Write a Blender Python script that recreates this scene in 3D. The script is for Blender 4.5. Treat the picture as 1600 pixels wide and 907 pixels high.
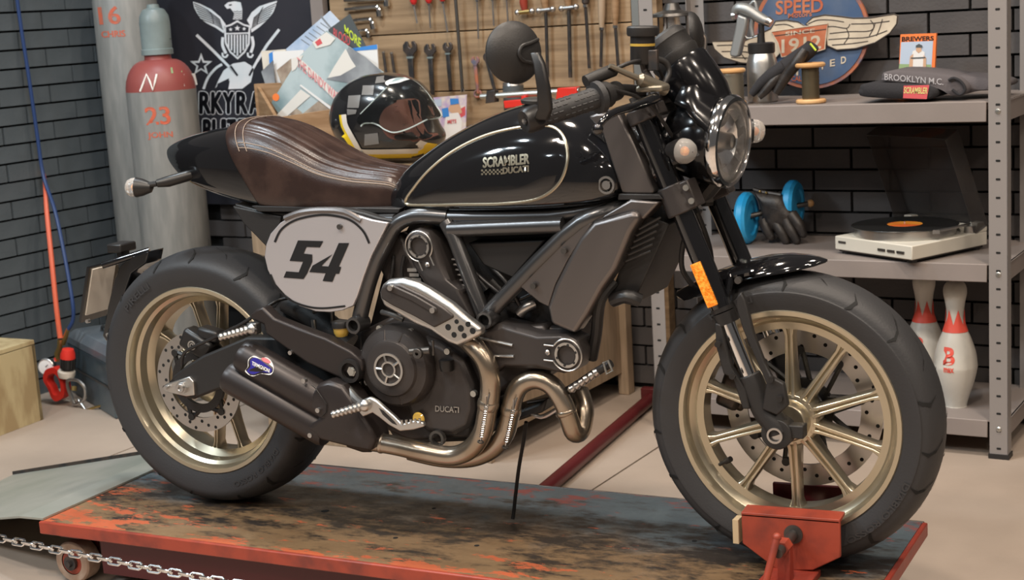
import bpy, bmesh, math, random
from mathutils import Vector, Matrix
random.seed(7)
for o in list(bpy.data.objects): bpy.data.objects.remove(o)
SC = bpy.context.scene
COL = SC.collection
PI = math.pi
V = Vector
# ------------------------------------------------------------------ camera
P = 0.16                                   # height of the lift platform above the floor
CAM = V((2.32231, -2.93952, 1.30708))
FPX = 2407.85                              # focal length in pixels of a 1600 px wide frame
_y, _p, _r = -0.474868, 0.180432, -0.0602448
CF = V((math.sin(_y)*math.cos(_p), math.cos(_y)*math.cos(_p), -math.sin(_p)))
_r0 = V((math.cos(_y), -math.sin(_y), 0)); _u0 = _r0.cross(CF)
CR = math.cos(_r)*_r0 + math.sin(_r)*_u0
CU = -math.sin(_r)*_r0 + math.cos(_r)*_u0
cd = bpy.data.cameras.new('camera'); cam = bpy.data.objects.new('camera', cd); COL.objects.link(cam)
m3 = Matrix((CR, CU, -CF)).transposed()
cam.matrix_world = Matrix.Translation(CAM) @ m3.to_4x4()
cd.sensor_width = 36; cd.lens = FPX*36/1600; cd.clip_start = .05
cd.dof.use_dof = True; cd.dof.focus_distance = 3.35; cd.dof.aperture_fstop = 7.0
SC.camera = cam
# ------------------------------------------------------------------ world, lamps, exposure
w = bpy.data.worlds.new('hall'); SC.world = w; w.use_nodes = True
bg = w.node_tree.nodes['Background']; bg.inputs[0].default_value = (1.0, .93, .88, 1); bg.inputs[1].default_value = .09
SC.view_settings.view_transform = 'Standard'; SC.view_settings.look = 'None'
SC.view_settings.gamma = 1; SC.view_settings.exposure = .12
def lamp(x, y, z, size, power, col, aim=None):
    l = bpy.data.lights.new('ceiling_lamp', 'AREA'); l.shape = 'DISK'; l.size = size; l.energy = power; l.color = col
    o = bpy.data.objects.new('ceiling_lamp', l); COL.objects.link(o); o.location = (x, y, z)
    d = V(aim)-V((x, y, z)) if aim else V((0, 0, -1))
    o.rotation_euler = d.to_track_quat('-Z', 'Y').to_euler()
WARM = (1, .86, .72); COOL = (.80, .92, 1)
for x, y, p, c in ((.3, -1.9, 55, WARM), (1.7, -1.7, 55, WARM), (3.1, -1.3, 40, WARM), (-.9, -1.6, 40, COOL),
                   (-.6, .3, 42, COOL), (.7, .2, 40, WARM), (2.2, .3, 36, WARM), (-1.9, -2.9, 30, COOL), (.9, -3.6, 42, WARM), (2.6, -3.8, 36, WARM), (4.6, -2.2, 26, WARM), (4.9, -.4, 24, WARM), (4.4, -4.6, 24, WARM), (6.2, -1.4, 22, WARM), (-.6, -4.8, 24, COOL)):
    lamp(x, y, 3.7, .26, p, c)
lamp(-2.2, -2.6, 3.4, .5, 60, COOL, (-1.5, 1.2, .6))
# ------------------------------------------------------------------ measuring helpers
def ray(px, py): return CF + CR*((px-800)/FPX) - CU*((py-453.5)/FPX)
def K(px, py, Y):                          # point of the plane y = Y seen at a photo pixel
    d = ray(px, py); return CAM + d*((Y-CAM.y)/d.y)
def KX(px, py, X):
    d = ray(px, py); return CAM + d*((X-CAM.x)/d.x)
def KZ(px, py, Z):
    d = ray(px, py); return CAM + d*((Z-CAM.z)/d.z)
RA = 1.51260228                            # direction of the left wall
LD = V((math.cos(RA), math.sin(RA), 0)); BD = V((math.sin(RA), -math.cos(RA), 0))
PSI = math.atan2(BD.y, BD.x)
W0 = V((.338, 1.832, 0))
def R(s, d, z=0): return W0 + BD*(s-.338) - LD*d + V((0, 0, z))      # room frame: s along the back wall, d out from it
def KR(px, py, d):                         # (s, z) in the plane d metres in front of the back wall
    p0 = W0 - LD*d; q = ray(px, py); p = CAM + q*((p0-CAM).dot(LD)/q.dot(LD))
    return V(((p-W0).dot(BD)+.338, p.z))
def lerp(a, b, t): return a+(b-a)*t
def interp(tab, x):
    if x <= tab[0][0]: return tab[0][1]
    for (a, b), (c, d) in zip(tab, tab[1:]):
        if x <= c: return b+(d-b)*(x-a)/(c-a)
    return tab[-1][1]
def smooth_pts(pts, k=6, closed=False):    # Catmull-Rom
    pts = [V(p) for p in pts]; n = len(pts); out = []
    rng = range(n) if closed else range(n-1)
    for i in rng:
        g = (lambda j: pts[j % n]) if closed else (lambda j: pts[max(0, min(n-1, j))])
        a, b, c, d = g(i-1), g(i), g(i+1), g(i+2)
        for j in range(k):
            t = j/k
            out.append(.5*((2*b)+(c-a)*t+(2*a-5*b+4*c-d)*t*t+(3*b-a-3*c+d)*t**3))
    if not closed: out.append(pts[-1])
    return out
def basis(ax):
    ax = V(ax).normalized(); t = V((0, 0, 1)) if abs(ax.z) < .9 else V((1, 0, 0))
    u = t.cross(ax).normalized(); return u, ax.cross(u).normalized(), ax
# ------------------------------------------------------------------ materials
MATS = {}
def mat(name, col, rough=.5, metal=0., col2=None, nscale=8., lo=.4, hi=.6, bump=0., bscale=60., coat=0., trans=0., ior=1.45, spec=.5, stretch=None, emit=None, alpha=1):
    m = bpy.data.materials.new(name); m.use_nodes = True; nt = m.node_tree; b = nt.nodes['Principled BSDF']
    b.inputs['Base Color'].default_value = (*col, 1); b.inputs['Roughness'].default_value = rough; b.inputs['Metallic'].default_value = metal
    b.inputs['Coat Weight'].default_value = coat; b.inputs['Coat Roughness'].default_value = .04
    b.inputs['Transmission Weight'].default_value = trans; b.inputs['IOR'].default_value = ior; b.inputs['Specular IOR Level'].default_value = spec
    b.inputs['Alpha'].default_value = alpha
    if emit: b.inputs['Emission Color'].default_value = (*emit[0], 1); b.inputs['Emission Strength'].default_value = emit[1]
    if col2 or bump:
        tc = nt.nodes.new('ShaderNodeTexCoord'); mp = nt.nodes.new('ShaderNodeMapping'); nt.links.new(tc.outputs['Object'], mp.inputs[0])
        if stretch: mp.inputs['Scale'].default_value = stretch
    if col2:
        n = nt.nodes.new('ShaderNodeTexNoise'); n.inputs['Scale'].default_value = nscale; n.inputs['Detail'].default_value = 6
        nt.links.new(mp.outputs[0], n.inputs['Vector'])
        r = nt.nodes.new('ShaderNodeMapRange'); r.inputs[1].default_value = lo; r.inputs[2].default_value = hi
        nt.links.new(n.outputs[0], r.inputs[0])
        x = nt.nodes.new('ShaderNodeMix'); x.data_type = 'RGBA'; x.inputs[6].default_value = (*col, 1); x.inputs[7].default_value = (*col2, 1)
        nt.links.new(r.outputs[0], x.inputs[0]); nt.links.new(x.outputs[2], b.inputs['Base Color'])
    if bump:
        n2 = nt.nodes.new('ShaderNodeTexNoise'); n2.inputs['Scale'].default_value = bscale; n2.inputs['Detail'].default_value = 4
        nt.links.new(mp.outputs[0], n2.inputs['Vector'])
        bp = nt.nodes.new('ShaderNodeBump'); bp.inputs['Strength'].default_value = bump; bp.inputs['Distance'].default_value = .004
        nt.links.new(n2.outputs[0], bp.inputs['Height']); nt.links.new(bp.outputs[0], b.inputs['Normal'])
    MATS[name] = m; return m
mat('gloss_black', (.006, .006, .007), .08, coat=1)
mat('satin_black', (.016, .015, .015), .38)
mat('matte_black', (.018, .017, .017), .5, bump=.1, bscale=300)
mat('frame_grey', (.105, .104, .106), .28, .8)
mat('cowl_black', (.006, .006, .007), .17)
mat('engine_grey', (.058, .051, .049), .40, .45, bump=.08, bscale=500)
mat('muffler_black', (.034, .028, .027), .36, .35)
mat('shroud_grey', (.16, .145, .14), .33, .8)
mat('alloy', (.55, .54, .52), .3, .95, bump=.05, bscale=400)
mat('chrome', (.78, .78, .78), .1, 1)
mat('steel', (.5, .49, .48), .28, .95)
mat('steel_dark', (.12, .115, .11), .4, .85)
mat('iron', (.055, .055, .058), .42, .7, col2=(.10, .08, .07), nscale=30)
mat('gold', (.50, .445, .335), .28, .85)
mat('gold_paint', (.24, .215, .17), .38, .7)
mat('brass', (.5, .36, .14), .3, .9)
mat('pipe_steel', (.34, .28, .215), .27, .92, col2=(.42, .37, .31), nscale=9)
mat('rubber', (.030, .030, .032), .55, bump=.12, bscale=220)
mat('rubber_groove', (.006, .006, .006), .8)
mat('rubber_text', (.035, .035, .037), .5)
mat('leather', (.026, .0145, .012), .30, col2=(.042, .024, .019), nscale=20, bump=.10, bscale=350)
mat('stitch', (.26, .20, .16), .7)
mat('reflector', (.95, .95, .95), .12, .85)
mat('leather_black', (.018, .015, .014), .42, col2=(.035, .028, .024), nscale=30, bump=.2, bscale=120)
mat('plate', (.62, .60, .62), .34, .7, bump=.03, bscale=30, stretch=(1, 1, 60))
mat('disc', (.45, .43, .41), .32, .95)
mat('glass', (1, 1, 1), .02, trans=1, ior=1.3)
mat('visor', (.9, .95, .95), .02, trans=1, ior=1.12)
mat('acrylic', (.30, .28, .27), .05, trans=.88, ior=1.1)
mat('lens_clear', (.95, .93, .90), .12, trans=.75, ior=1.25)
mat('amber', (.85, .22, .01), .3, col2=(1, .42, .05), nscale=160, bump=.5, bscale=300)
mat('fluid', (.75, .5, .10), .1, trans=.4)
mat('mirror', (.8, .8, .8), .02, 1)
mat('brick_cool', (.074, .088, .098), .48, col2=(.092, .108, .120), nscale=5, bump=.25, bscale=90)
mat('brick_warm', (.060, .055, .055), .6, col2=(.072, .065, .064), nscale=5, bump=.25, bscale=90)
mat('mortar', (.008, .009, .010), .9)
mat('concrete', (.31, .248, .20), .58, col2=(.385, .31, .252), nscale=2.2, lo=.35, hi=.68, bump=.15, bscale=80)
mat('joint_dark', (.13, .10, .085), .9)
mat('red_paint', (.26, .035, .02), .42, col2=(.20, .035, .025), nscale=14, lo=.45, hi=.7, bump=.15, bscale=60)
mat('orange_red', (.31, .050, .027), .42, col2=(.17, .034, .024), nscale=16, lo=.45, hi=.7, bump=.1)
mat('dark_red', (.085, .011, .013), .35)
mat('shelf_paint', (.215, .185, .17), .48, col2=(.24, .205, .19), nscale=4, bump=.05, bscale=200)
mat('post_paint', (.235, .215, .205), .45)
mat('hole_dark', (.01, .01, .01), .9)
mat('zinc', (.50, .50, .47), .3, .9)
mat('ramp_steel', (.29, .31, .27), .45, .45, col2=(.40, .40, .36), nscale=5, lo=.35, hi=.7)
mat('cyl_grey', (.205, .208, .200), .48, .15, col2=(.265, .262, .25), nscale=6, lo=.4, hi=.65, stretch=(6, 6, 1))
mat('cyl_red', (.24, .06, .052), .45, col2=(.24, .055, .05), nscale=14)
mat('cap_grey', (.19, .235, .235), .40, col2=(.15, .185, .185), nscale=9)
mat('stencil', (.50, .10, .05), .6, col2=(.34, .13, .09), nscale=40, lo=.5, hi=.7)
mat('white_paint', (.80, .78, .74), .5)
mat('black_print', (.008, .008, .009), .5)
mat('banner', (.018, .019, .026), .45, col2=(.028, .027, .035), nscale=3)
mat('banner_light', (.58, .64, .68), .5, col2=(.72, .70, .72), nscale=5)
mat('wood_board', (.17, .108, .058), .6, col2=(.33, .225, .13), nscale=2.2, lo=.32, hi=.66, stretch=(1, 8, 18), bump=.2, bscale=30)
mat('wood_crate', (.22, .125, .06), .6, col2=(.30, .185, .10), nscale=4, stretch=(2, 2, 16))
mat('wood_bench', (.26, .19, .125), .6, col2=(.34, .25, .17), nscale=4, stretch=(14, 14, 1.5))
mat('wood_light', (.52, .40, .25), .5)
mat('spool_wood', (.55, .30, .12), .45, col2=(.62, .38, .18), nscale=12)
mat('osb', (.48, .39, .22), .6, col2=(.34, .25, .13), nscale=16, lo=.42, hi=.6, stretch=(1, 1, .35), bump=.25, bscale=40)
mat('toolbox', (.05, .075, .092), .38, .35, col2=(.085, .115, .135), nscale=7)
mat('toolbox_lid', (.15, .18, .21), .35, .4, col2=(.22, .25, .28), nscale=7)
mat('hose_orange', (.62, .12, .06), .4)
mat('hose_blue', (.018, .042, .13), .4)
mat('red_plastic', (.58, .03, .02), .35)
mat('yellow', (.75, .52, .02), .35)
mat('cream', (.62, .57, .50), .5)
mat('helmet_black', (.012, .012, .013), .2, coat=.6)
mat('helmet_grey', (.16, .155, .15), .3, coat=.6)
mat('brown_lining', (.12, .045, .03), .6)
mat('paper_white', (.70, .69, .68), .6)
mat('paper_cream', (.60, .54, .45), .65, col2=(.66, .61, .53), nscale=10)
mat('paper_blue', (.30, .40, .55), .55, col2=(.62, .66, .72), nscale=5)
mat('paper_dark', (.07, .08, .085), .5)
mat('cover_teal', (.18, .26, .28), .4, col2=(.42, .50, .52), nscale=5, lo=.4, hi=.6)
mat('cover_grey', (.13, .14, .16), .4, col2=(.30, .32, .34), nscale=6)
mat('cover_white', (.66, .64, .60), .4)
mat('cover_brown', (.22, .16, .12), .5, col2=(.40, .33, .26), nscale=14)
mat('ink_red', (.55, .09, .10), .5)
mat('ink_pink', (.62, .24, .26), .5)
mat('ink_green', (.50, .62, .05), .5)
mat('ink_blue', (.05, .22, .58), .5)
mat('ink_orange', (.80, .20, .05), .5)
mat('sign_blue', (.045, .085, .17), .5, col2=(.10, .13, .19), nscale=7, lo=.45, hi=.7)
mat('sign_rim', (.36, .12, .06), .6, col2=(.10, .10, .14), nscale=18)
mat('sign_cream', (.60, .52, .40), .55, col2=(.47, .40, .31), nscale=12)
mat('sign_orange', (.40, .085, .035), .5, col2=(.45, .16, .08), nscale=14)
mat('sign_line', (.045, .035, .03), .6)
mat('shirt_grey', (.10, .088, .092), .9, bump=.3, bscale=200)
mat('shirt_black', (.022, .021, .024), .9, bump=.3, bscale=200)
mat('print_yellow', (.62, .56, .20), .7)
mat('skin', (.55, .34, .22), .6)
mat('sky_print', (.42, .50, .62), .6)
mat('grass_print', (.25, .36, .18), .6)
mat('ball_print', (.66, .60, .56), .6, col2=(.45, .35, .55), nscale=30)
mat('wheel_blue', (.02, .33, .70), .4, col2=(.05, .42, .78), nscale=14)
mat('turn_body', (.56, .53, .46), .4)
mat('vinyl', (.012, .012, .012), .3)
mat('label_orange', (.85, .35, .04), .5, col2=(.85, .15, .03), nscale=10)
mat('pin_white', (.60, .575, .52), .4, col2=(.50, .475, .42), nscale=14, lo=.5, hi=.75)
mat('pin_red', (.72, .09, .06), .45)
mat('wire', (.15, .12, .075), .35, .7)
mat('bag_plastic', (.55, .62, .60), .3)
mat('blue_decal', (.03, .025, .22), .3)
mat('gun_grey', (.30, .31, .31), .42, .6)
mat('print_grey', (.40, .385, .40), .8)
mat('caster_tan', (.26, .17, .12), .55, col2=(.34, .25, .19), nscale=30)
mat('screw_red', (.55, .03, .03), .3)
# platform paint: scuffed blue, ochre and black grime with orange-red showing through
def platform_mat():
    m = bpy.data.materials.new('platform_paint'); m.use_nodes = True; nt = m.node_tree; b = nt.nodes['Principled BSDF']
    tc = nt.nodes.new('ShaderNodeTexCoord'); sx = nt.nodes.new('ShaderNodeSeparateXYZ'); nt.links.new(tc.outputs['Object'], sx.inputs[0])
    def noise(scale, detail=8, rough=.65, stretch=(1, 1, 1), off=(0, 0, 0)):
        mp = nt.nodes.new('ShaderNodeMapping'); mp.inputs['Scale'].default_value = stretch; mp.inputs['Location'].default_value = off
        nt.links.new(tc.outputs['Object'], mp.inputs[0])
        n = nt.nodes.new('ShaderNodeTexNoise'); n.inputs['Scale'].default_value = scale; n.inputs['Detail'].default_value = detail; n.inputs['Roughness'].default_value = rough
        nt.links.new(mp.outputs[0], n.inputs['Vector']); return n.outputs[0]
    def math_(op, a, bb):
        n = nt.nodes.new('ShaderNodeMath'); n.operation = op
        for i, v in enumerate((a, bb)):
            if isinstance(v, (int, float)): n.inputs[i].default_value = v
            else: nt.links.new(v, n.inputs[i])
        return n.outputs[0]
    def rng(v, lo, hi):
        n = nt.nodes.new('ShaderNodeMapRange'); n.inputs[1].default_value = lo; n.inputs[2].default_value = hi; nt.links.new(v, n.inputs[0]); return n.outputs[0]
    def mix(f, a, bb):
        n = nt.nodes.new('ShaderNodeMix'); n.data_type = 'RGBA'
        for i, v in ((0, f), (6, a), (7, bb)):
            if isinstance(v, tuple): n.inputs[i].default_value = (*v, 1)
            else: nt.links.new(v, n.inputs[i])
        return n.outputs[2]
    yy = sx.outputs[1]; xx = sx.outputs[0]
    ochre = mix(noise(9, 10, .7, stretch=(1, 3, 1)), (.105, .060, .030), (.25, .165, .088))
    blue = mix(noise(4, stretch=(1, 2, 1), off=(3, 1, 0)), (.040, .062, .080), (.11, .135, .145))
    f1 = rng(math_('ADD', yy, math_('MULTIPLY', math_('SUBTRACT', noise(3.5), .5), .5)), -.06, .06)
    c = mix(f1, ochre, blue)
    g = math_('ADD', noise(6.5, 12, .76, (1, 2.4, 1), (7, 2, 0)), math_('MULTIPLY', math_('ABSOLUTE', math_('ADD', yy, .03), 0), -.5))
    c = mix(rng(g, .40, .52), c, (.024, .019, .016))
    e = math_('MULTIPLY', rng(math_('ABSOLUTE', yy, 0), .14, .29), .10)
    e2 = math_('MULTIPLY', rng(xx, -.6, -.98), .10)
    n4 = math_('ADD', math_('ADD', noise(8.0, 12, .74, (1, 2.8, 1), (1, 5, 0)), e), e2)
    c = mix(rng(n4, .615, .635), c, mix(rng(yy, .02, .12), (.40, .095, .04), (.20, .055, .05)))
    nt.links.new(c, b.inputs['Base Color']); b.inputs['Roughness'].default_value = .42
    r = rng(noise(20), .3, .7); nt.links.new(math_('ADD', math_('MULTIPLY', r, .25), .3), b.inputs['Roughness'])
    MATS['platform_paint'] = m
platform_mat()
# ------------------------------------------------------------------ mesh builder
def root_of(o):
    while o.parent: o = o.parent
    return o
class MB:
    def __init__(s): s.v = []; s.f = []
    def add(s, vs, fs):
        n = len(s.v); s.v += [V(q) for q in vs]; s.f += [[i+n for i in f] for f in fs]; return s
    def box(s, c, d, rot=None):
        c = V(c); h = V(d)/2; vs = []
        for x in (-1, 1):
            for y in (-1, 1):
                for z in (-1, 1):
                    q = V((x*h.x, y*h.y, z*h.z)); q = rot @ q if rot else q; vs.append(c+q)
        return s.add(vs, [(0, 1, 3, 2), (4, 6, 7, 5), (0, 4, 5, 1), (2, 3, 7, 6), (0, 2, 6, 4), (1, 5, 7, 3)])
    def span(s, a, b):
        a = V(a); b = V(b); return s.box((a+b)/2, [abs(x) for x in (b-a)])
    def loft(s, loops, cap=True, closed=False):
        n = len(loops[0]); vs = [q for l in loops for q in l]; fs = []
        k = len(loops)
        for i in range(k if closed else k-1):
            a = i*n; b = ((i+1) % k)*n
            for j in range(n): fs.append((a+j, a+(j+1) % n, b+(j+1) % n, b+j))
        if cap and not closed: fs.append(list(range(n))[::-1]); fs.append([(k-1)*n+j for j in range(n)])
        return s.add(vs, fs)
    def tube(s, pts, r, n=12, k=0, cap=True, closed=False):
        if k:
            if isinstance(r, (list, tuple)):
                m = len(pts); pr = list(r); r = []
                for i in range(m if closed else m-1): r += [lerp(pr[i], pr[(i+1) % m], j/k) for j in range(k)]
                if not closed: r.append(pr[-1])
            pts = smooth_pts(pts, k, closed)
        pts = [V(q) for q in pts]; m = len(pts); loops = []; u = None
        for i in range(m):
            if closed: t = pts[(i+1) % m]-pts[i-1]
            else: t = pts[min(i+1, m-1)]-pts[max(i-1, 0)]
            t.normalize()
            if u is None: u, w_, _ = basis(t)
            u = (u-t*u.dot(t)).normalized(); w_ = t.cross(u)
            rr = r[i] if isinstance(r, (list, tuple)) else r
            loops.append([pts[i]+(u*math.cos(2*PI*j/n)+w_*math.sin(2*PI*j/n))*rr for j in range(n)])
        return s.loft(loops, cap, closed)
    def cyl(s, a, b, r, r2=None, n=24): return s.tube([a, b], [r, r if r2 is None else r2], n)
    def lathe(s, prof, o, ax, n=32, closed=False, a0=0, a1=2*PI, ref=None):
        o = V(o); u, w_, ax = basis(ax)
        if ref is not None: u = (V(ref)-ax*V(ref).dot(ax)).normalized(); w_ = ax.cross(u)
        full = abs(a1-a0-2*PI) < 1e-6; m = n if full else n+1; loops = []
        for j in range(m):
            a = a0+(a1-a0)*j/n; d = u*math.cos(a)+w_*math.sin(a)
            loops.append([o+d*r+ax*h for r, h in prof])
        k = len(prof); vs = [q for l in loops for q in l]; fs = []
        for j in range(m if full else m-1):
            A = j*k; B = ((j+1) % m)*k
            for i in range(k if closed else k-1): fs.append((A+i, B+i, B+(i+1) % k, A+(i+1) % k))
        if not full and closed: fs.append(list(range(k))); fs.append([(m-1)*k+i for i in range(k)][::-1])
        return s.add(vs, fs)
    def prism(s, front, back):
        return s.loft([front, back])
    def ball(s, c, r, n=16, sx=(1, 1, 1)):
        c = V(c); loops = []
        prof = [(max(1e-4, math.sin(PI*i/(n//2))), -math.cos(PI*i/(n//2))) for i in range(n//2+1)]
        vs = []; fs = []
        for a, h in prof:
            for j in range(n): vs.append(c+V((a*math.cos(2*PI*j/n)*sx[0], a*math.sin(2*PI*j/n)*sx[1], h*sx[2]))*r)
        for i in range(n//2):
            for j in range(n): fs.append((i*n+j, i*n+(j+1) % n, (i+1)*n+(j+1) % n, (i+1)*n+j))
        return s.add(vs, fs)
    def xf(s, M): s.v = [M @ q for q in s.v]; return s
    def build(s, name, m, parent=None, world=True, smooth=35, bevel=0, seg=2, sub=0, label=None):
        vs = s.v
        if world and parent:
            r = root_of(parent); inv = (Matrix.Translation(r.location) @ Matrix.Rotation(r.rotation_euler.z, 4, 'Z')).inverted()
            vs = [inv @ q for q in vs]
        me = bpy.data.meshes.new(name); me.from_pydata([tuple(q) for q in vs], [], s.f); me.validate()
        bm = bmesh.new(); bm.from_mesh(me); bmesh.ops.remove_doubles(bm, verts=bm.verts, dist=1e-6); bmesh.ops.recalc_face_normals(bm, faces=bm.faces); bm.to_mesh(me); bm.free()
        for q in me.polygons: q.use_smooth = True
        me.set_sharp_from_angle(angle=math.radians(smooth))
        me.materials.append(MATS[m] if isinstance(m, str) else m)
        o = bpy.data.objects.new(name, me); COL.objects.link(o)
        if parent: o.parent = parent
        if bevel:
            b = o.modifiers.new('edge', 'BEVEL'); b.width = bevel; b.segments = seg; b.limit_method = 'ANGLE'; b.angle_limit = math.radians(40)
        if sub: q = o.modifiers.new('sub', 'SUBSURF'); q.levels = q.render_levels = sub
        if label: o['label'] = label
        return o
def tag(o, label, cat=None, group=None, kind=None):
    o['label'] = label
    if cat: o['category'] = cat
    if group: o['group'] = group
    if kind: o['kind'] = kind
    return o
def thing(name, label, cat, loc=(0, 0, 0), rz=0, group=None):
    o = bpy.data.objects.new(name, None); COL.objects.link(o); o.location = loc; o.rotation_euler = (0, 0, rz); o.empty_display_size = .05
    return tag(o, label, cat, group)
def copy_tree(o, parent=None):
    c = o.copy(); COL.objects.link(c); c.parent = parent
    for ch in list(o.children): copy_tree(ch, c)
    return c
def struct(o): o['kind'] = 'structure'; return o
TXT = {}
def text_mesh(t, bold=0., size=1., shear=0., sx=1., spacing=1.):     # flat faces of a line of lettering, centred, as (verts2d, faces)
    key = (t, bold, shear, spacing)
    if key not in TXT:
        c = bpy.data.curves.new('t', 'FONT'); c.body = t; c.offset = bold; c.shear = shear; c.space_character = spacing; c.align_x = 'CENTER'; c.align_y = 'CENTER'; c.resolution_u = 3
        o = bpy.data.objects.new('t', c); COL.objects.link(o)
        bpy.context.view_layer.update()
        me = bpy.data.meshes.new_from_object(o.evaluated_get(bpy.context.evaluated_depsgraph_get()))
        TXT[key] = ([(q.co.x, q.co.y) for q in me.vertices], [list(f.vertices) for f in me.polygons])
        bpy.data.objects.remove(o); bpy.data.meshes.remove(me)
    vs, fs = TXT[key]
    x0 = min(a for a, b in vs); x1 = max(a for a, b in vs); y0 = min(b for a, b in vs); y1 = max(b for a, b in vs)
    return [((a-(x0+x1)/2)/(y1-y0)*size*sx, (b-(y0+y1)/2)/(y1-y0)*size) for a, b in vs], fs
def text_fit(t, w_, h, **k):                # lettering scaled to a w x h rectangle
    vs, fs = text_mesh(t, **k); x1 = max(a for a, b in vs); y1 = max(b for a, b in vs)
    return [(a/x1*w_/2, b/y1*h/2) for a, b in vs], fs
def lettering(t, w_, h, fn, name, m, parent, world=True, **k):
    vs, fs = text_fit(t, w_, h, **k); b = MB(); b.add([fn(a, q) for a, q in vs], fs); return b.build(name, m, parent, world, smooth=180)
def flat_poly(pts, fn, lift=0): return [fn(a, b) for a, b in pts]
def strip(b, pts, wd, fn):                  # ribbon of width wd along 2-D points, mapped by fn
    n = len(pts); L = []; Rr = []
    for i in range(n):
        a = V(pts[max(0, i-1)]); c = V(pts[min(n-1, i+1)]); t = (c-a).normalized(); q = V((-t.y, t.x)); p = V(pts[i]); ww = wd if not isinstance(wd, (list, tuple)) else wd[i]
        L.append(fn(*(p+q*ww/2))); Rr.append(fn(*(p-q*ww/2)))
    b.add(L+Rr, [(i, i+1, n+i+1, n+i) for i in range(n-1)]); return b
def circle_pts(c, r, n=24, a0=0, a1=2*PI): return [(c[0]+r*math.cos(a0+(a1-a0)*i/n), c[1]+r*math.sin(a0+(a1-a0)*i/n)) for i in range(n)]
# ================================================================== THE ROOM
# floor of cast concrete slabs with a recessed joint between them
fl = struct(MB().span((-6, -6, -.06), (7, 3, -.012)).build('floor', 'joint_dark'))
for i, (s0, s1) in enumerate(((-6, -.9), (-.893, .697), (.704, 3.6), (3.607, 7))):
    q = MB().add([R(s, d, z) for s in (s0, s1) for d in (-.3, 8) for z in (-.03, 0)], [(0, 1, 3, 2), (4, 6, 7, 5), (0, 4, 5, 1), (2, 3, 7, 6), (0, 2, 6, 4), (1, 5, 7, 3)]).build('slab', 'concrete', fl)
# walls: dark backing with every brick laid on it
BH, BL_ = .0671, .2440
bmod = {}
def brick_mesh(m):
    if m not in bmod:
        o = MB().box((0, 0, 0), (BL_-.009, .02, BH-.0075)).build('brick', m, bevel=.0015, seg=1); bmod[m] = o.data; bpy.data.objects.remove(o)
    return bmod[m]
def lay(wall, m, u0, u1, z0, z1, joint, row0, fn, rz):
    me = brick_mesh(m); k = 0
    r = math.floor((z0-row0)/BH)
    while row0+(r+.5)*BH < z1:
        z = row0+(r+.5)*BH
        if z > z0:
            off = joint+(BL_/2 if r % 2 else 0); c = math.ceil((u0-off)/BL_)
            while off+(c+.5)*BL_ < u1:
                o = bpy.data.objects.new('brick', me); COL.objects.link(o); o.parent = wall
                p = fn(off+(c+.5)*BL_, random.uniform(-.0015, .0015), z); o.location = p; o.rotation_euler = (random.uniform(-.004, .004), 0, rz); c += 1
        r += 1
LW0 = V((-1.815, 1.24, 0))
def LWp(t, d, z): return LW0 + LD*t + BD*d + V((0, 0, z))
wl = struct(MB().add([LWp(t, d, z) for t in (-2.4, .72) for d in (-.13, -.012) for z in (0, 2.2)], [(0, 1, 3, 2), (4, 6, 7, 5), (0, 4, 5, 1), (2, 3, 7, 6), (0, 2, 6, 4), (1, 5, 7, 3)]).build('wall_left', 'mortar'))
lay(wl, 'brick_cool', -1.35, .80, .02, 1.72, .193, 1.333-20*BH, lambda t, d, z: LWp(t, d-.004, z), PSI+PI/2)
wb = struct(MB().add([R(s, d, z) for s in (-1.9, 3.2) for d in (-.13, -.012) for z in (0, 2.2)], [(0, 1, 3, 2), (4, 6, 7, 5), (0, 4, 5, 1), (2, 3, 7, 6), (0, 2, 6, 4), (1, 5, 7, 3)]).build('wall_back', 'mortar'))
lay(wb, 'brick_warm', .10, 2.15, .02, 1.6, 1.225, 1.09-16*BH, lambda s, d, z: R(s, d-.004, z), PSI)
lay(wb, 'brick_warm', -1.62, -.62, .2, .95, 1.225, 1.09-16*BH, lambda s, d, z: R(s, d-.004, z), PSI)
# ================================================================== THE LIFT
PX0, PX1, PY0, PY1 = -.344, 1.628, -.296, .286
lift = thing('motorcycle_lift', 'low red lift platform with scuffed blue and ochre top under the motorcycle', 'lift', ((PX0+PX1)/2, (PY0+PY1)/2, 0))
dk = MB().span((PX0, PY0, P-.006), (PX1, PY1, P)).build('deck_plate', 'platform_paint', lift)
MB().span((PX0-.004, PY0-.012, P-.030), (PX1+.004, PY0, P+.001)).build('edge_rail', 'orange_red', lift, bevel=.003)
MB().span((PX0-.004, PY1, P-.030), (PX1+.004, PY1+.008, P+.001)).build('edge_rail', 'iron', lift, bevel=.003)
MB().span((PX1, PY0, P-.030), (PX1+.012, PY1, P+.001)).build('edge_rail', 'red_paint', lift, bevel=.003)
MB().span((PX0-.012, PY0, P-.030), (PX0, PY1, P-.001)).build('edge_rail', 'red_paint', lift, bevel=.003)
MB().span((PX0+.14, PY0+.035, .03), (PX1-.1, PY0+.05, P-.012)).build('side_beam', 'dark_red', lift)
MB().span((PX0+.14, PY1-.05, .03), (PX1-.1, PY1-.035, P-.012)).build('side_beam', 'dark_red', lift)
for px, py, r in ((508, 799, .010), (1085, 846, .006), (745, 853, .006), (618, 841, .006), (678, 795, .005)):
    c = KZ(px, py, P+.0004); MB().add([c+V((r*math.cos(a*PI/8), r*math.sin(a*PI/8), 0)) for a in range(16)], [list(range(16))]).build('deck_hole', 'hole_dark', lift)
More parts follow.
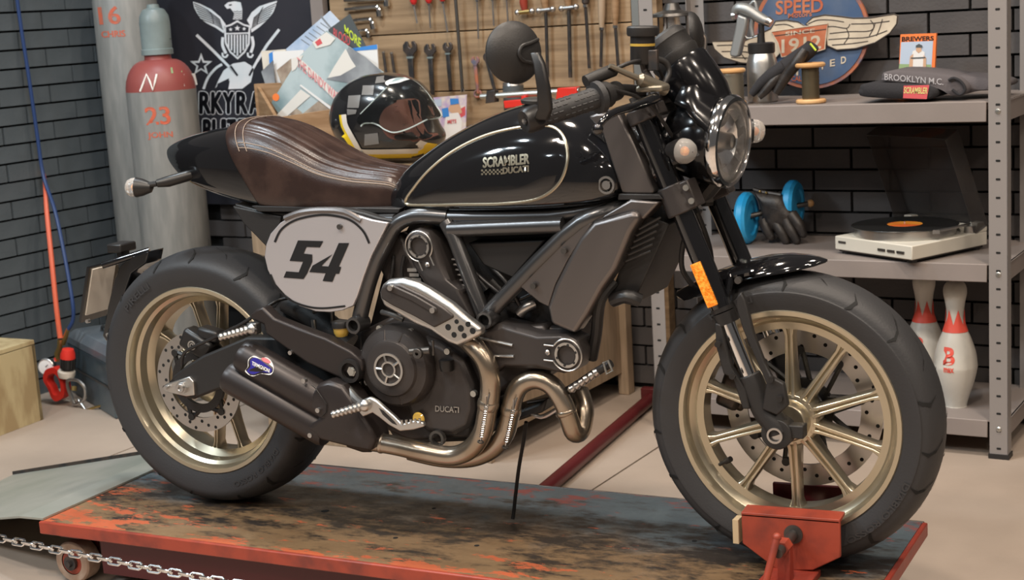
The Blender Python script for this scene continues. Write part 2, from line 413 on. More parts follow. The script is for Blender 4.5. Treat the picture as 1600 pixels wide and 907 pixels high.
for x in (PX0+.055, PX1-.1):
    for y in (PY0+.045, PY1-.045):
        cw = MB().lathe([(.006, -.022), (.03, -.022), (.032, -.018), (.032, .018), (.03, .022), (.006, .022)], (x, y, .052), (0, 1, 0)).build('caster', 'orange_red', lift)
        MB().lathe([(.031, -.024), (.048, -.024), (.052, -.020), (.052, .020), (.048, .024), (.031, .024)], (x, y, .052), (0, 1, 0), 36).build('caster_tread', 'caster_tan', cw, bevel=.001)
        MB().cyl((x, y-.040, .052), (x, y+.03, .052), .009, n=6).cyl((x, y-.032, .052), (x, y-.024, .052), .018).build('caster_bolt', 'iron', cw)
        MB().box((x+.015, y+.032, .09), (.05, .006, .10)).box((x+.015, y, P-.036), (.06, .07, .008)).build('caster_fork', 'dark_red', cw)
# ramp sheets hooked onto the left end
ramp = thing('ramp_sheet', 'greenish grey steel ramp sheet leading up to the lift platform', 'ramp', (-.7, .1, 0))
a = [V((PX0+.0, PY0+.0, P+.006)), V((PX0, PY1, P+.006)), V((-1.12, .372, .006)), V((-1.06, -.08, .006))]
b_ = [V((PX0-.075, PY0, P+.004)), V((PX0-.075, PY1, P+.004))]
MB().add([a[0], a[1], b_[1], b_[0]]+[q-V((0, 0, .005)) for q in (a[0], a[1], b_[1], b_[0])], [(0, 1, 2, 3), (4, 7, 6, 5), (0, 4, 5, 1), (1, 5, 6, 2), (2, 6, 7, 3), (3, 7, 4, 0)]).build('hook_flange', 'ramp_steel', ramp)
MB().add([b_[0], b_[1], a[2], a[3]]+[q-V((0, 0, .005)) for q in (b_[0], b_[1], a[2], a[3])], [(0, 1, 2, 3), (4, 7, 6, 5), (0, 4, 5, 1), (1, 5, 6, 2), (2, 6, 7, 3), (3, 7, 4, 0)]).build('sheet', 'ramp_steel', ramp)
e0_, e1_ = b_[1], a[2]
MB().add([e0_, e1_, e1_+V((0, 0, .010)), e0_+V((0, 0, .010)), e0_+V((0, .004, 0)), e1_+V((0, .004, 0)), e1_+V((0, .004, .010)), e0_+V((0, .004, .010))], [(0, 1, 2, 3), (4, 7, 6, 5), (0, 4, 5, 1), (1, 5, 6, 2), (2, 6, 7, 3), (3, 7, 4, 0)]).build('sheet_lip_shadow', 'iron', ramp)  # raised far lip; its dark colour draws the shadow line along the edge
# front wheel clamp
cl = thing('wheel_clamp', 'red steel wheel clamp with screw handle gripping the front tyre', 'clamp', (1.45, -.1, P))
Yc = -.105
out = [K(x, y, Yc) for x, y in ((1158, 803), (1312, 815), (1313, 872), (1270, 892), (1215, 892), (1160, 850))]
MB().prism(out, [p+V((0, .010, 0)) for p in out]).build('jaw_plate', 'orange_red', cl, bevel=.002)
o2 = [K(1158, 801, Yc), K(1312, 813, Yc)]
MB().add([o2[0], o2[1], o2[1]+V((0, .04, .004)), o2[0]+V((0, .04, .004)), o2[0]-V((0, 0, .008)), o2[1]-V((0, 0, .008)), o2[1]+V((0, .04, -.004)), o2[0]+V((0, .04, -.004))], [(0, 1, 2, 3), (4, 7, 6, 5), (0, 4, 5, 1), (1, 5, 6, 2), (2, 6, 7, 3), (3, 7, 4, 0)]).build('jaw_lip', 'orange_red', cl, bevel=.001)
o3 = [p+V((0, .21, .0)) for p in out]
MB().prism(o3, [p+V((0, .010, 0)) for p in o3]).build('jaw_plate', 'dark_red', cl, bevel=.002)
pk = K(1153, 828, -.09); MB().box(pk, (.012, .03, .05)).build('pad', 'wood_light', cl)
s0 = K(1240, 835, Yc); s1 = s0+V((-.004, -.095, -.008))
MB().cyl(s0, s1, .010).cyl(s0-V((0, .004, 0)), s0+V((0, .001, 0)), .019).build('screw', 'steel_dark', cl)
MB().cyl(lerp(s0, s1, .5), lerp(s0, s1, .78), .015, n=6).build('nut', 'orange_red', cl)
h0 = K(1214, 840, s1.y); h1 = K(1196, 912, s1.y-.03)
MB().tube([h0, lerp(h0, h1, .5), h1], .0075).ball(h0, .009).build('handle_bar', 'orange_red', cl)
g0 = lerp(s0, s1, .55)
MB().span((g0.x-.013, g0.y-.012, P+.012), (g0.x+.013, g0.y+.012, g0.z)).build('screw_post', 'red_paint', cl, bevel=.002)
MB().span((g0.x-.05, g0.y-.05, P), (g0.x+.05, Yc+.02, P+.014)).build('base_plate', 'red_paint', cl, bevel=.002)
# chain hung in front of the lift
ch = thing('barrier_chain', 'galvanised chain hanging low across the front of the lift', 'chain', KZ(170, 880, .1))
c0 = [(-40, 836), (0, 842), (60, 854), (118, 866), (170, 876), (225, 887), (280, 897), (330, 906), (380, 914)]
pts = smooth_pts([K(x, y, -.60) for x, y in c0], 24); L = 0; nx = 0; step = .0265; k = 0; lm = None
for a, b in zip(pts, pts[1:]):
    L += (b-a).length
    if L >= nx:
        t = (b-a).normalized(); u, w_, _ = basis(t)
        if lm is None:
            lp = [V((math.cos(q)*.0072, 0, math.sin(q)*.006+(.0105 if 0 < q < PI else -.0105))) for q in [i*2*PI/14+.01 for i in range(14)]]
            lo = MB().tube([V((q.z, q.x, 0)) for q in lp], .0026, 6, closed=True).build('link', 'chrome', None); lm = lo.data; bpy.data.objects.remove(lo)
        o = bpy.data.objects.new('link', lm); COL.objects.link(o); o.parent = ch
        rx = Matrix.Rotation((.9 if k % 2 else -.65), 4, 'X'); mm = Matrix((t, u, w_)).transposed().to_4x4()
        o.matrix_local = Matrix.Translation(a-ch.location) @ mm @ rx; k += 1; nx += step
# ================================================================== THE MOTORCYCLE
bike = thing('motorcycle', 'black cafe racer motorcycle with brown ribbed seat and gold cast wheels on the lift', 'motorcycle', (.7, 0, P))
def T(Y, pts): return [K(x, y, Y) for x, y in pts]
def zc(pts, x0, y0, s): return [(x0+a/s, y0+b/s) for a, b in pts]
def slab(name, pts, Y, th, m, parent=bike, bevel=.003, label=None, seg=2):
    f = T(Y, pts); return MB().prism(f, [p+V((0, th, 0)) for p in f]).build(name, m, parent, bevel=bevel, seg=seg, label=label)
def ytube(name, pts, r, m, parent=bike, k=6, n=14, mirror=False, cap=True):      # pts: (px, py, Y)
    q = [K(*p) for p in pts]
    o = MB().tube(q, r, n, k, cap).build(name, m, parent)
    if mirror: MB().tube([V((p.x, -p.y, p.z)) for p in q], r, n, k, cap).build(name, m, parent)
    return o
def bolt(px, py, Y, r=.006, m='zinc', parent=bike, h=.006, hexa=True):
    c = K(px, py, Y); o = MB().cyl(c+V((0, .004, 0)), c-V((0, h, 0)), r, n=12)
    o.lathe([(r*.55, -h-.0003), (r*.5, -h+.002), (1e-4, -h+.002)], c, (0, 1, 0), 6)
    return o.build('bolt', m, parent)
YA = (0, 1, 0)
# ---- wheels
def wheel(name, c, tr, hw, fy, angles, rim_in, sw, hub, parent, xlabel):
    c = V(c); rf = .2305
    prof = [(rf, -fy), (rf-.002, -fy-.003), (rf-.011, -fy-.002), (rf-.015, -fy+.005), (rf-.018, -fy+.016), (rf-.026, -fy+.022), (rf-.030, -fy*.45), (rim_in, -.022), (rim_in, .022), (rf-.030, fy*.45), (rf-.026, fy-.022), (rf-.018, fy-.016), (rf-.011, fy+.002), (rf-.002, fy+.003), (rf, fy),
            (rf-.008, fy-.012), (rf-.02, fy-.03), (rf-.022, 0), (rf-.02, -fy+.03), (rf-.008, -fy+.012)]
    wv = MB().lathe(prof, c, YA, 96, closed=True).build(name, 'gold', parent, label=xlabel)
    b = fy+.010
    tp = [(rf-.012, -fy+.004), (rf+.004, -fy-.002), (rf+.02, -b+.003), (rf+.036, -b), (tr-.034, -hw+.002), (tr-.022, -hw*.90), (tr-.012, -hw*.74), (tr-.0045, -hw*.48), (tr-.001, -hw*.22), (tr, 0)]
    tp = tp+[(r, -h) for r, h in tp[::-1][1:]]
    inner = [(rf-.02, hw*.5), (rf-.02, -hw*.5)]
    sp = [(q.x, q.y) for q in smooth_pts([V((r, h, 0)) for r, h in tp], 3)]
    MB().lathe(sp+inner, c, YA, 128, closed=True).build('tyre', 'rubber', wv, smooth=50)
    # grooves lie along the surface
    half = [q for q in sp if q[1] <= 1e-6 and q[0] > tr-.05]
    def surf(th, t):                       # t = 0 crown .. 1 shoulder (near side), th angle
        s = 1-abs(t); i = s*(len(half)-1); k = min(int(i), len(half)-2); f = i-k
        r = lerp(half[k][0], half[k+1][0], f)+.0016; h = lerp(half[k][1], half[k+1][1], f)-.0014
        if t < 0: h = -h
        return c+V((math.cos(th)*r, h, math.sin(th)*r))
    g = MB()
    for i in range(22):
        a0 = 2*PI*i/22
        for sgn in (1, -1):
            sh = 0 if sgn > 0 else PI/22
            if i % 3 == 0: pl = [(0, .08), (.07, .22), (.14, .38), (.17, .55), (.15, .72)]
            elif i % 3 == 1: pl = [(.05, .30), (.10, .48), (.08, .66), (.05, .80)]
            else: pl = [(-.06, .05), (.02, .16), (.10, .26), (.16, .40)]
            strip(g, [q for q in [(a0+sh-x*.95, y) for x, y in pl]], .014 if False else .0, lambda x, y: V((0, 0, 0))) if False else None
            n = len(pl); top = []; bot = []
            for j, (x, y) in enumerate(pl):
                wd = .0125*(0.35 if j in (0, n-1) else 1)/1.0
                top.append(surf(a0+sh-x*.95+wd, sgn*(y-.015))); bot.append(surf(a0+sh-x*.95-wd, sgn*(y+.015)))
            g.add(top+bot, [(j, j+1, n+j+1, n+j) for j in range(n-1)])
    g.build('tread_grooves', 'rubber_groove', wv)['kind'] = 'stuff'
    def side_text(t, ang, r0, wd, hh):
        vs, fs = text_fit(t, wd, hh, bold=.02)
        MB().add([c+V((math.cos(ang-a/r0)*(r0+q), -b-.0012, math.sin(ang-a/r0)*(r0+q))) for a, q in vs], fs).build('sidewall_lettering', 'rubber_text', wv, smooth=180)
    if 'rear' in name: side_text('PIRELLI', 2.25, rf+.032, .10, .017); side_text('DIABLO ROSSO', -.95, rf+.030, .17, .014)
    else: side_text('DIABLO ROSSO', -.75, rf+.030, .18, .014); side_text('PIRELLI', 2.0, rf+.030, .10, .015)
    for a in angles:
        a = math.radians(a); d = V((math.cos(a), 0, math.sin(a))); t = V((-math.sin(a), 0, math.cos(a))); loops = []
        for f, w1, dep in ((0, sw*1.15, .030), (.12, sw*.95, .024), (.55, sw*.8, .018), (.88, sw*.78, .017), (.97, sw*1.1, .020), (1.03, sw*1.9, .021)):
            r = lerp(hub-.004, rim_in+.002, f)
            sec = [(-1, -.55), (-.78, -1), (-.25, -1), (-.1, -.72), (.1, -.72), (.25, -1), (.78, -1), (1, -.55), (1, .6), (.7, 1), (-.7, 1), (-1, .6)]
            loops.append([c+d*r+t*(x*w1)+V((0, y*dep, 0)) for x, y in sec])
        MB().loft(loops).build('spoke', 'gold', wv, bevel=.0015, seg=1)
    return wv
RC = V((0, 0, P+.3132)); FC = V((1.436, 0, P+.3015))
rw = wheel('rear_wheel', RC, .313, .090, .078, (82, 107, 150, 215, 262, 286, 330, 35), .186, .0085, .055, bike, 'gold cast wheel with black tyre')
fw = wheel('front_wheel', FC, .301, .062, .052, [19+36*i for i in range(10)], .186, .0125, .050, bike, 'gold cast wheel with black tyre')
MB().lathe([(.012, -.055), (.036, -.055), (.040, -.050), (.042, -.03), (.052, -.028), (.056, -.02), (.056, .02), (.05, .04), (.012, .045)], FC, YA, 40, closed=True).build('hub', 'gold', fw, bevel=.001)
MB().lathe([(.012, -.07), (.04, -.07), (.06, -.05), (.062, .05), (.04, .07), (.012, .07)], RC, YA, 40, closed=True).build('hub', 'gold', rw)
def disc(parent, c, y, ro, ri, carrier_in, narm, m2):
    c = V((c[0], y, c[2]))
    MB().lathe([(ri, -.0025), (ro, -.0025), (ro, .0025), (ri, .0025)], c, YA, 72, closed=True).build('brake_disc', 'disc', parent)
    h = MB()
    for i in range(36):
        a = 2*PI*i/36; rr = lerp(ri, ro, (.25, .55, .8)[i % 3]); q = c+V((math.cos(a)*rr, 0, math.sin(a)*rr))
        h.cyl(q-V((0, .0028, 0)), q+V((0, .0028, 0)), .0042, n=10)
    h.build('vent_holes', 'hole_dark', parent)['kind'] = 'stuff'
    cr = MB().lathe([(carrier_in, -.005), (carrier_in+.02, -.005), (carrier_in+.02, .005), (carrier_in, .005)], c, YA, 48, closed=True)
    for i in range(narm):
        a = 2*PI*i/narm+.2
        for da in (-.14, .14):
            p0 = c+V((math.cos(a+da*2.2)*(carrier_in+.012), 0, math.sin(a+da*2.2)*(carrier_in+.012))); p1 = c+V((math.cos(a+da*.2)*(ri+.006), 0, math.sin(a+da*.2)*(ri+.006)))
            cr.tube([p0, p1], .0055, 6)
        q = c+V((math.cos(a)*(ri+.004), 0, math.sin(a)*(ri+.004))); cr.cyl(q-V((0, .006, 0)), q+V((0, .006, 0)), .009, n=12)
    cr.build('disc_carrier', m2, parent)
disc(fw, FC, .066, .165, .120, .045, 9, 'satin_black')
disc(rw, RC, -.088, .1225, .088, .055, 6, 'satin_black')
q = FC+V((math.cos(3.75)*.19, -.02, math.sin(3.75)*.19)); q2 = FC+V((math.cos(3.76)*.155, -.035, math.sin(3.76)*.155))
MB().cyl(q, lerp(q, q2, .6), .004).cyl(lerp(q, q2, .55), q2, .006).build('valve_stem', 'satin_black', fw)
MB().lathe([(.028, 0), (.055, 0), (.06, .02), (.028, .02)], RC+V((0, .08, 0)), YA, 32, closed=True).lathe([(.06, 0), (.10, 0), (.10, .006), (.06, .006)], RC+V((0, .095, 0)), YA, 48, closed=True).build('sprocket', 'steel_dark', rw)
# ---- fork
def FK(z, y): t = (z-.554)/.931; return V((1.383-.365*t, y, z))
for sy in (-1, 1):
    y = .1*sy
    near = sy < 0
    fk = MB().tube([FK(.70, y), FK(1.10, y)], .0215, 24).build('fork_leg', 'gloss_black', bike, label='glossy black upside-down fork tube')
    MB().cyl(FK(.672, y), FK(.694, y), .0232).cyl(FK(.696, y), FK(.704, y), .0228).build('dust_seal', 'satin_black', fk)
    MB().cyl(FK(.53, y), FK(.676, y), .0168).build('fork_slider', 'chrome', fk)
    foot = MB().tube([FK(.57, y), FK(.55, y), FK(.50, y), V((1.425, y, .475)), V((1.434, y, .455))], [.0225, .024, .024, .026, .027], 20, 3)
    foot.cyl((1.434, y-.02, .456), (1.434, y+.022, .456), .031).box((1.462, y, .462), (.05, .03, .026))
    foot.build('fork_foot', 'matte_black', fk, bevel=.002)
    MB().lathe([(.012, 0), (.016, 0), (.016, .004), (.012, .004)], (1.434, y+sy*.026, .456), (0, sy, 0), 24, closed=True).cyl((1.434, y-.01, .456), (1.434, y+sy*.022, .456), .013, n=16).build('axle_end', 'steel', fk)
    MB().tube([FK(1.085, y), FK(1.112, y)], .0235, 20).cyl(FK(1.11, y), FK(1.122, y), .013).build('fork_cap', 'steel_dark', fk)
MB().cyl((1.434, -.1, .456), (1.434, .1, .456), .011).build('front_axle', 'steel', bike)
# fork guard with fins
Yg = -.128
gd = slab('fork_guard', [(1151, 465), (1157, 457), (1164, 470), (1176, 520), (1193, 565), (1205, 590), (1224, 600), (1231, 635), (1214, 650), (1190, 640), (1197, 600), (1180, 560), (1160, 515), (1150, 480)], Yg, .016, 'matte_black', bevel=.003)
slab('fork_guard', [(1117, 505), (1127, 508), (1131, 530), (1142, 575), (1165, 610), (1172, 640), (1160, 640), (1145, 592), (1130, 585), (1118, 540)], -.122, .02, 'matte_black', bevel=.003)
for px, py in ((1122, 538), (1145, 588), (1205, 593), (1219, 623)): bolt(px, py, -.130, .006, 'satin_black', gd)
rf_ = [FK(.79, -.123), FK(.715, -.123)]; rx = Matrix.Rotation(-math.atan(.392), 3, 'Y')
MB().box(lerp(rf_[0], rf_[1], .5)+V((-.006, -.003, 0)), (.022, .007, .092), rx).build('reflector', 'amber', bike, bevel=.0015, label='orange side reflector')
MB().box(lerp(rf_[0], rf_[1], .5)+V((-.004, .003, 0)), (.020, .006, .088), rx).build('reflector_bracket', 'satin_black', bike)
# triple clamps
up = V((-.365, 0, .931)); fx = V((.931, 0, .365))
def clampbox(zc_, th, name, m):
    b = MB()
    for sy in (-1, 1):
        b.cyl(FK(zc_-th/2, sy*.1), FK(zc_+th/2, sy*.1), .0305, n=28)
        ce = FK(zc_, sy*.1)-fx*.0+fx*.024-V((0, sy*.006, 0)); b.box(ce, (.036, .048, th), Matrix((fx, V((0, 1, 0)), up)).transposed())
    b.box(FK(zc_, 0)-fx*.012, (.05, .17, th*.85), Matrix((fx, V((0, 1, 0)), up)).transposed())
    return b.build(name, m, bike, bevel=.003)
lc = clampbox(.918, .056, 'lower_clamp', 'engine_grey'); tc_ = clampbox(1.085, .026, 'top_clamp', 'engine_grey')
for z in (.905, .931):
    c = FK(z, -.1)+fx*.036+V((0, -.022, 0)); MB().cyl(c, c-V((0, .004, 0)), .0062, n=14).lathe([(.0036, -.0042), (.0001, -.003)], c, YA, 6).build('bolt', 'zinc', lc)
MB().cyl(FK(.88, 0)-fx*.035, FK(1.10, 0)-fx*.035, .024).build('steering_head', 'satin_black', bike)
# ---- front fender
def arc_shell(c, stations, name, m, parent, th=.003):    # (angle deg, radius, half width)
    outer = []; n = 12
    for a, r, hw in stations:
        a = math.radians(a); l = []
        for i in range(n+1):
            u = -1+2*i/n; rr = r-.030*abs(u)**2.4*min(1, hw/.06); l.append(V(c)+V((math.cos(a)*rr, u*hw, math.sin(a)*rr)))
        ri = [q+(V(c)-q).normalized()*th for q in l[::-1]]; ri = [V((q.x, p.y, q.z)) for q, p in zip(ri, l[::-1])]
        outer.append(l+ri)
    return MB().loft(outer).build(name, m, parent, smooth=60)
fe = arc_shell(FC, [(77, .333, .006), (80, .3345, .026), (84, .335, .042), (90, .335, .056), (97, .334, .064), (106, .333, .068), (116, .334, .068), (124, .338, .062), (131, .345, .045), (134, .348, .02)], 'front_fender', 'gloss_black', bike)
for sy in (-1, 1):
    MB().tube([FC+V((math.cos(a)*.315, sy*.068, math.sin(a)*.315)) for a in (1.75, 1.9, 2.05)], .009, 8, 3).tube([FC+V((math.cos(1.9)*.315, sy*.07, math.sin(1.9)*.315)), FK(.70, sy*.085)], .008, 8).build('fender_stay', 'gloss_black', fe)
bolt(1154, 438, -.085, .007, 'steel_dark', fe)
# front caliper on the far side
MB().box(FC+V((-.135, .085, .045)), (.055, .05, .12), Matrix.Rotation(.35, 3, 'Y')).box(FC+V((-.15, .055, .035)), (.05, .02, .09), Matrix.Rotation(.35, 3, 'Y')).build('front_caliper', 'iron', bike, bevel=.01)
MB().tube([FC+V((-.15, .09, .1)), FC+V((-.2, .1, .2)), FK(.80, .085)-fx*.05, FK(.9, .05)-fx*.03], .005, 8, 8).build('brake_hose', 'satin_black', bike)
ytube('brake_hose', [(1082, 350, -.06), (1068, 380, -.06), (1066, 420, -.05), (1085, 450, -.02)], .0055, 'matte_black')
# ---- headlight
HA = V((1, -.09, -.10)).normalized(); HC = K(1147, 222, -.012); HB = HC-HA*.02
hl = MB().lathe([(.001, -.13), (.03, -.126), (.058, -.11), (.078, -.08), (.087, -.045), (.090, -.01), (.086, .0), (.080, -.01), (.07, -.06), (.001, -.075)], HB, HA, 48).build('headlight', 'cowl_black', bike, label='round headlight with black bowl and chrome rim')
MB().lathe([(.080, -.004), (.088, -.006), (.0935, .002), (.0935, .012), (.089, .020), (.082, .021), (.079, .012)], HB, HA, 56, closed=True).build('rim_ring', 'chrome', hl)
MB().lathe([(.001, -.052), (.02, -.05), (.045, -.04), (.066, -.018), (.079, .006)], HB, HA, 18).build('reflector_bowl', 'reflector', hl, smooth=5)
MB().lathe([(.060, .0), (.072, .004), (.078, .008), (.078, .012), (.070, .010), (.060, .006)], HB, HA, 48, closed=True).build('daylight_ring', 'lens_clear', hl)
MB().lathe([(.001, .026), (.03, .025), (.055, .022), (.072, .016), (.081, .010)], HB, HA, 48).lathe([(.001, .023), (.03, .022), (.055, .019), (.072, .013), (.079, .008)], HB, HA, 48).build('lens', 'glass', hl)
u, w_, _ = basis(HA)
bb = MB().lathe([(.001, .004), (.012, .002), (.016, -.012), (.014, -.05), (.001, -.05)], HB, HA, 20)
bb.build('bulb_shade', 'alloy', hl)
for sy in (-1, 1):
    c = FK(.985, sy*.1); MB().tube([c+fx*.02, c+fx*.06+V((0, -sy*.01, .0)), HB+V((-.03, sy*.088, -.01))], .011, 10, 3).build('headlight_bracket', 'satin_black', hl)
MB().tube([HB+V((-.02, 0, -.075)), HB+V((-.05, 0, -.11)), FK(.90, 0)+fx*.03], .02, 10, 3).build('headlight_mount', 'satin_black', hl)
# flyscreen hugging the bowl and rising to the instrument
fs_ = []
for a in range(-75, 76, 10):
    ar = math.radians(a); ca, sa = math.sin(ar), math.cos(ar)
    top = HB+V((-.055-.02*abs(a)/75, ca*.075, .068+sa*.062)); mid = HB+V((-.028, ca*.093, sa*.083+.028)); bot = HB+V((-.002, ca*.096, sa*.094))
    fs_.append([top, lerp(top, mid, .5)+V((.006, 0, .006)), mid, bot, bot-V((0, ca*.004, sa*.004)), mid-V((.003, ca*.003, sa*.003)), lerp(top, mid, .5)+V((.002, 0, .003)), top-V((.003, ca*.003, sa*.003))])
MB().loft(fs_).build('flyscreen', 'cowl_black', bike, smooth=60)
# turn signals
def signal(c, ax, r, parent, lens='lens_clear'):
    c = V(c); ax = V(ax).normalized()
    o = MB().lathe([(.001, -.042), (r*.5, -.036), (r*.85, -.016), (r, .0), (r*.9, .001), (.001, .001)], c, ax, 24).build('turn_signal', 'satin_black', parent)
    MB().lathe([(r*.97, .0), (r*.95, .010), (r*.75, .020), (r*.4, .025), (.001, .026)], c, ax, 24).build('signal_lens', lens, o)
    MB().ball(c+ax*.004, r*.30).build('signal_bulb', 'amber', o)
    return o
s1 = signal(K(1067, 236, -.15), (.9, -.42, -.05), .0255, bike); c = K(1052, 236, -.14); MB().tube([c, c+V((-.01, .05, 0)), FK(.99, -.1)], .008, 8, 3).build('signal_stalk', 'satin_black', s1)
s2 = signal(K(1176, 205, .15), (.9, .42, -.05), .0255, bike); c = K(1165, 205, .14); MB().tube([c, c+V((-.03, -.04, 0)), FK(.99, .1)], .008, 8, 3).build('signal_stalk', 'satin_black', s2)
# instrument pod
GA = V((-.60, 0, .80)).normalized(); GC = K(1056, 92, 0)
gp = MB().lathe([(.001, -.045), (.035, -.042), (.046, -.03), (.050, -.005), (.052, .0), (.052, .006), (.049, .008), (.050, .03), (.052, .034), (.050, .046), (.044, .052), (.001, .05)], GC, GA, 40).build('instrument_pod', 'matte_black', bike, label='round black instrument pod')
MB().lathe([(.048, -.012), (.056, -.016), (.058, -.022), (.058, -.060), (.054, -.100), (.046, -.125), (.001, -.128)], GC, GA, 40).build('pod_cowl', 'cowl_black', gp)
MB().lathe([(.001, .0505), (.043, .0505), (.043, .0525), (.001, .0525)], GC, GA, 32).build('dial_glass', 'gloss_black', gp)
# ---- handlebar
HE = K(820, 190, -.405); HI = K(938, 151, -.265)
HE2 = K(1113, 114, .40); HI2 = V((1.19, .26, 1.125))
bar = MB().tube([HI, V((1.165, -.19, 1.142)), V((1.178, -.08, 1.13)), V((1.18, 0, 1.128)), V((1.178, .08, 1.13)), V((1.18, .19, 1.13)), HI2, HE2], .0111, 14, 5).build('handlebar', 'satin_black', bike)
MB().box((1.172, 0, 1.122), (.045, .10, .045)).build('bar_clamp', 'engine_grey', bar, bevel=.006)
d = (HE-HI).normalized()
gr = MB().tube([HI-d*.0, HI+d*.012, HI+d*.013, lerp(HI, HE, .5), HE-d*.012], [.031, .031, .0205, .0200, .0195], 20).build('grip', 'rubber', bar)
rb = MB()
for i in range(10):
    q = lerp(HI, HE, .13+.078*i); u, w_, _ = basis(d)
    for j in range(12):
        if (i+j) % 6 == 5: continue
        a = j*PI/6; e = u*math.cos(a)+w_*math.sin(a); rb.tube([q+e*.0202-d*.0045, q+e*.0202+d*.0045], .0014, 4)
rb.build('grip_ribs', 'rubber', bar)
d2 = (HE2-HI2).normalized(); MB().tube([HI2, HE2-d2*.01], .0165, 16).build('grip', 'rubber', bar)
be = MB().lathe([(.004, -.004), (.010, .0), (.020, .002), (.024, -.006), (.024, -.030), (.012, -.034)], HE, d, 28).build('bar_end', 'satin_black', bar)
MB().lathe([(.0001, .001), (.0055, .002), (.0055, -.002)], HE+d*.001, d, 6).build('bar_end_bolt', 'steel', bar)
MB().lathe([(.009, .004), (.014, .004), (.016, -.005), (.016, -.03), (.009, -.03)], HE2, d2, 24).build('bar_end', 'steel', bar)
# mirrors on the bar ends
def mirror_(c, nrm, r, stem, label):
    o = MB().lathe([(.001, .020), (r*.35, .018), (r*.7, .012), (r*.92, .004), (r, -.004), (r*.985, -.010), (r*.93, -.010), (.001, -.006)], c, nrm, 48).build('mirror', 'matte_black', bike, label=label)
    MB().lathe([(.001, -.0075), (r*.93, -.0105), (r*.93, -.0085), (.001, -.0065)], c, nrm, 40).build('mirror_glass', 'mirror', o)
    return o
MCn = K(805, 82, -.40)
mr = mirror_(MCn, V((.82, -.55, .06)), .0575, None, 'round black bar-end mirror seen from behind')
st = [K(x, y, Y) for x, y, Y in ((836, 82, -.415), (843, 100, -.425), (850, 140, -.425), (852, 170, -.42), (846, 188, -.40))]
loops = []
for q, wx in zip(st, (.010, .013, .015, .017, .018)): loops.append([q+V((sx*wx*.8, sy*.007, 0)) for sx, sy in ((-1, -1), (1, -1), (1, 1), (-1, 1))])
MB().loft(loops).build('mirror_stem', 'satin_black', mr, bevel=.003)
q = st[-1]; MB().tube([q+V((0, 0, .004)), lerp(q, HE-d*.02, .6), HE-d*.022], [.012, .014, .016], 12).build('stem_clamp', 'satin_black', mr)
lp = [MCn+V((math.cos(a)*.0, 0, 0)) for a in (0,)]
u, w_, nn = basis(V((.82, -.55, .06)))
sc = [MCn+nn*(.0165-.1*((a*a+b*b)*2.2))+u*a+w_*b for a, b in ((.043, .028), (.026, .022), (.006, .020), (-.008, .010), (-.008, -.008), (.006, -.017), (.028, -.022), (.043, -.026))]
sc = []
for px, py in ((838, 62), (822, 68), (806, 74), (802, 86), (810, 96), (824, 99), (838, 103)): 
    p_ = K(px, py, -.42); rd = (p_-CAM).normalized(); t = (MCn-CAM).dot(nn)/rd.dot(nn); p_ = CAM+rd*t; rr = (p_-MCn).length; sc.append(p_+nn*(.021*(1-(rr/.0575)**2)+.0015))
MB().tube(sc, .0035, 8, 4).build('mirror_boss_edge', 'matte_black', mr)
MC2 = K(1086, 52, .42)
m2 = mirror_(MC2, V((.93, .30, .06)), .050, None, 'far bar-end mirror showing its glass edge')
MB().tube([MC2+V((.012, .0, .0)), K(1101, 60, .43), K(1098, 88, .43), K(1090, 105, .425), HE2-d2*.01], [.005, .006, .007, .009, .012], 10, 4).build('mirror_stem', 'steel', m2)
# switch cluster, master cylinder, reservoir, lever
MB().tube([lerp(HI, bar_p, t) for bar_p in (V((1.165, -.19, 1.142)),) for t in (-.02, .25, .30, .85)], [.024, .026, .019, .019], 18).build('switch_cluster', 'matte_black', bar)
c = K(950, 128, -.24); MB().tube([K(915, 128, -.27), K(940, 117, -.24), K(958, 110, -.21)], .0125, 12, 3).build('throttle_housing', 'matte_black', bar)
ytube('throttle_cable', [(958, 110, -.21), (985, 98, -.18), (1010, 96, -.13), (1030, 110, -.08), (1040, 140, -.03)], .004, 'matte_black', bar)
mc = MB().tube([K(952, 103, -.235), K(975, 113, -.21), K(996, 122, -.185), K(1000, 124, -.18), K(1040, 140, -.13)], [.0045, .0055, .006, .0125, .0125], 14).build('master_cylinder', 'gold_paint', bar)
MB().box(K(1020, 138, -.155), (.055, .045, .012)).build('lever_bracket', 'gold_paint', bar, bevel=.004)
rc = K(1004, 66, -.13); rz_ = V((.05, 0, 1)).normalized()
rs = MB().lathe([(.001, -.042), (.022, -.042), (.024, -.038), (.024, .012), (.001, .012)], rc, rz_, 28).build('fluid_reservoir', 'satin_black', bar)
MB().lathe([(.001, .012), (.029, .012), (.031, .016), (.031, .028), (.028, .031), (.001, .031)], rc, rz_, 20).build('reservoir_cap', 'matte_black', bar)
MB().lathe([(.0246, -.007), (.0246, -.002)], rc, rz_, 28).build('fluid_window', 'fluid', bar)
MB().tube([rc+V((.0, 0, -.04)), rc+V((.005, 0, -.06)), K(1018, 128, -.15)], .008, 10, 3).box(rc+V((.025, -.01, -.035)), (.02, .012, .04)).build('reservoir_bracket', 'iron', bar, bevel=.002)
ytube('reservoir_hose', [(1020, 90, -.12), (1040, 98, -.10), (1045, 115, -.10), (1035, 135, -.13)], .006, 'matte_black', bar)
lv = MB().tube([K(x, y, Y) for x, y, Y in ((1026, 152, -.17), (1008, 160, -.20), (985, 168, -.26), (962, 175, -.31), (945, 186, -.345), (934, 201, -.36))], [.010, .010, .0085, .0075, .0065, .006], 12, 4).ball(K(934, 202, -.36), .0105).build('brake_lever', 'gloss_black', bar)
MB().cyl(K(1020, 143, -.16), K(1022, 160, -.16), .013).build('lever_pivot', 'chrome', bar)
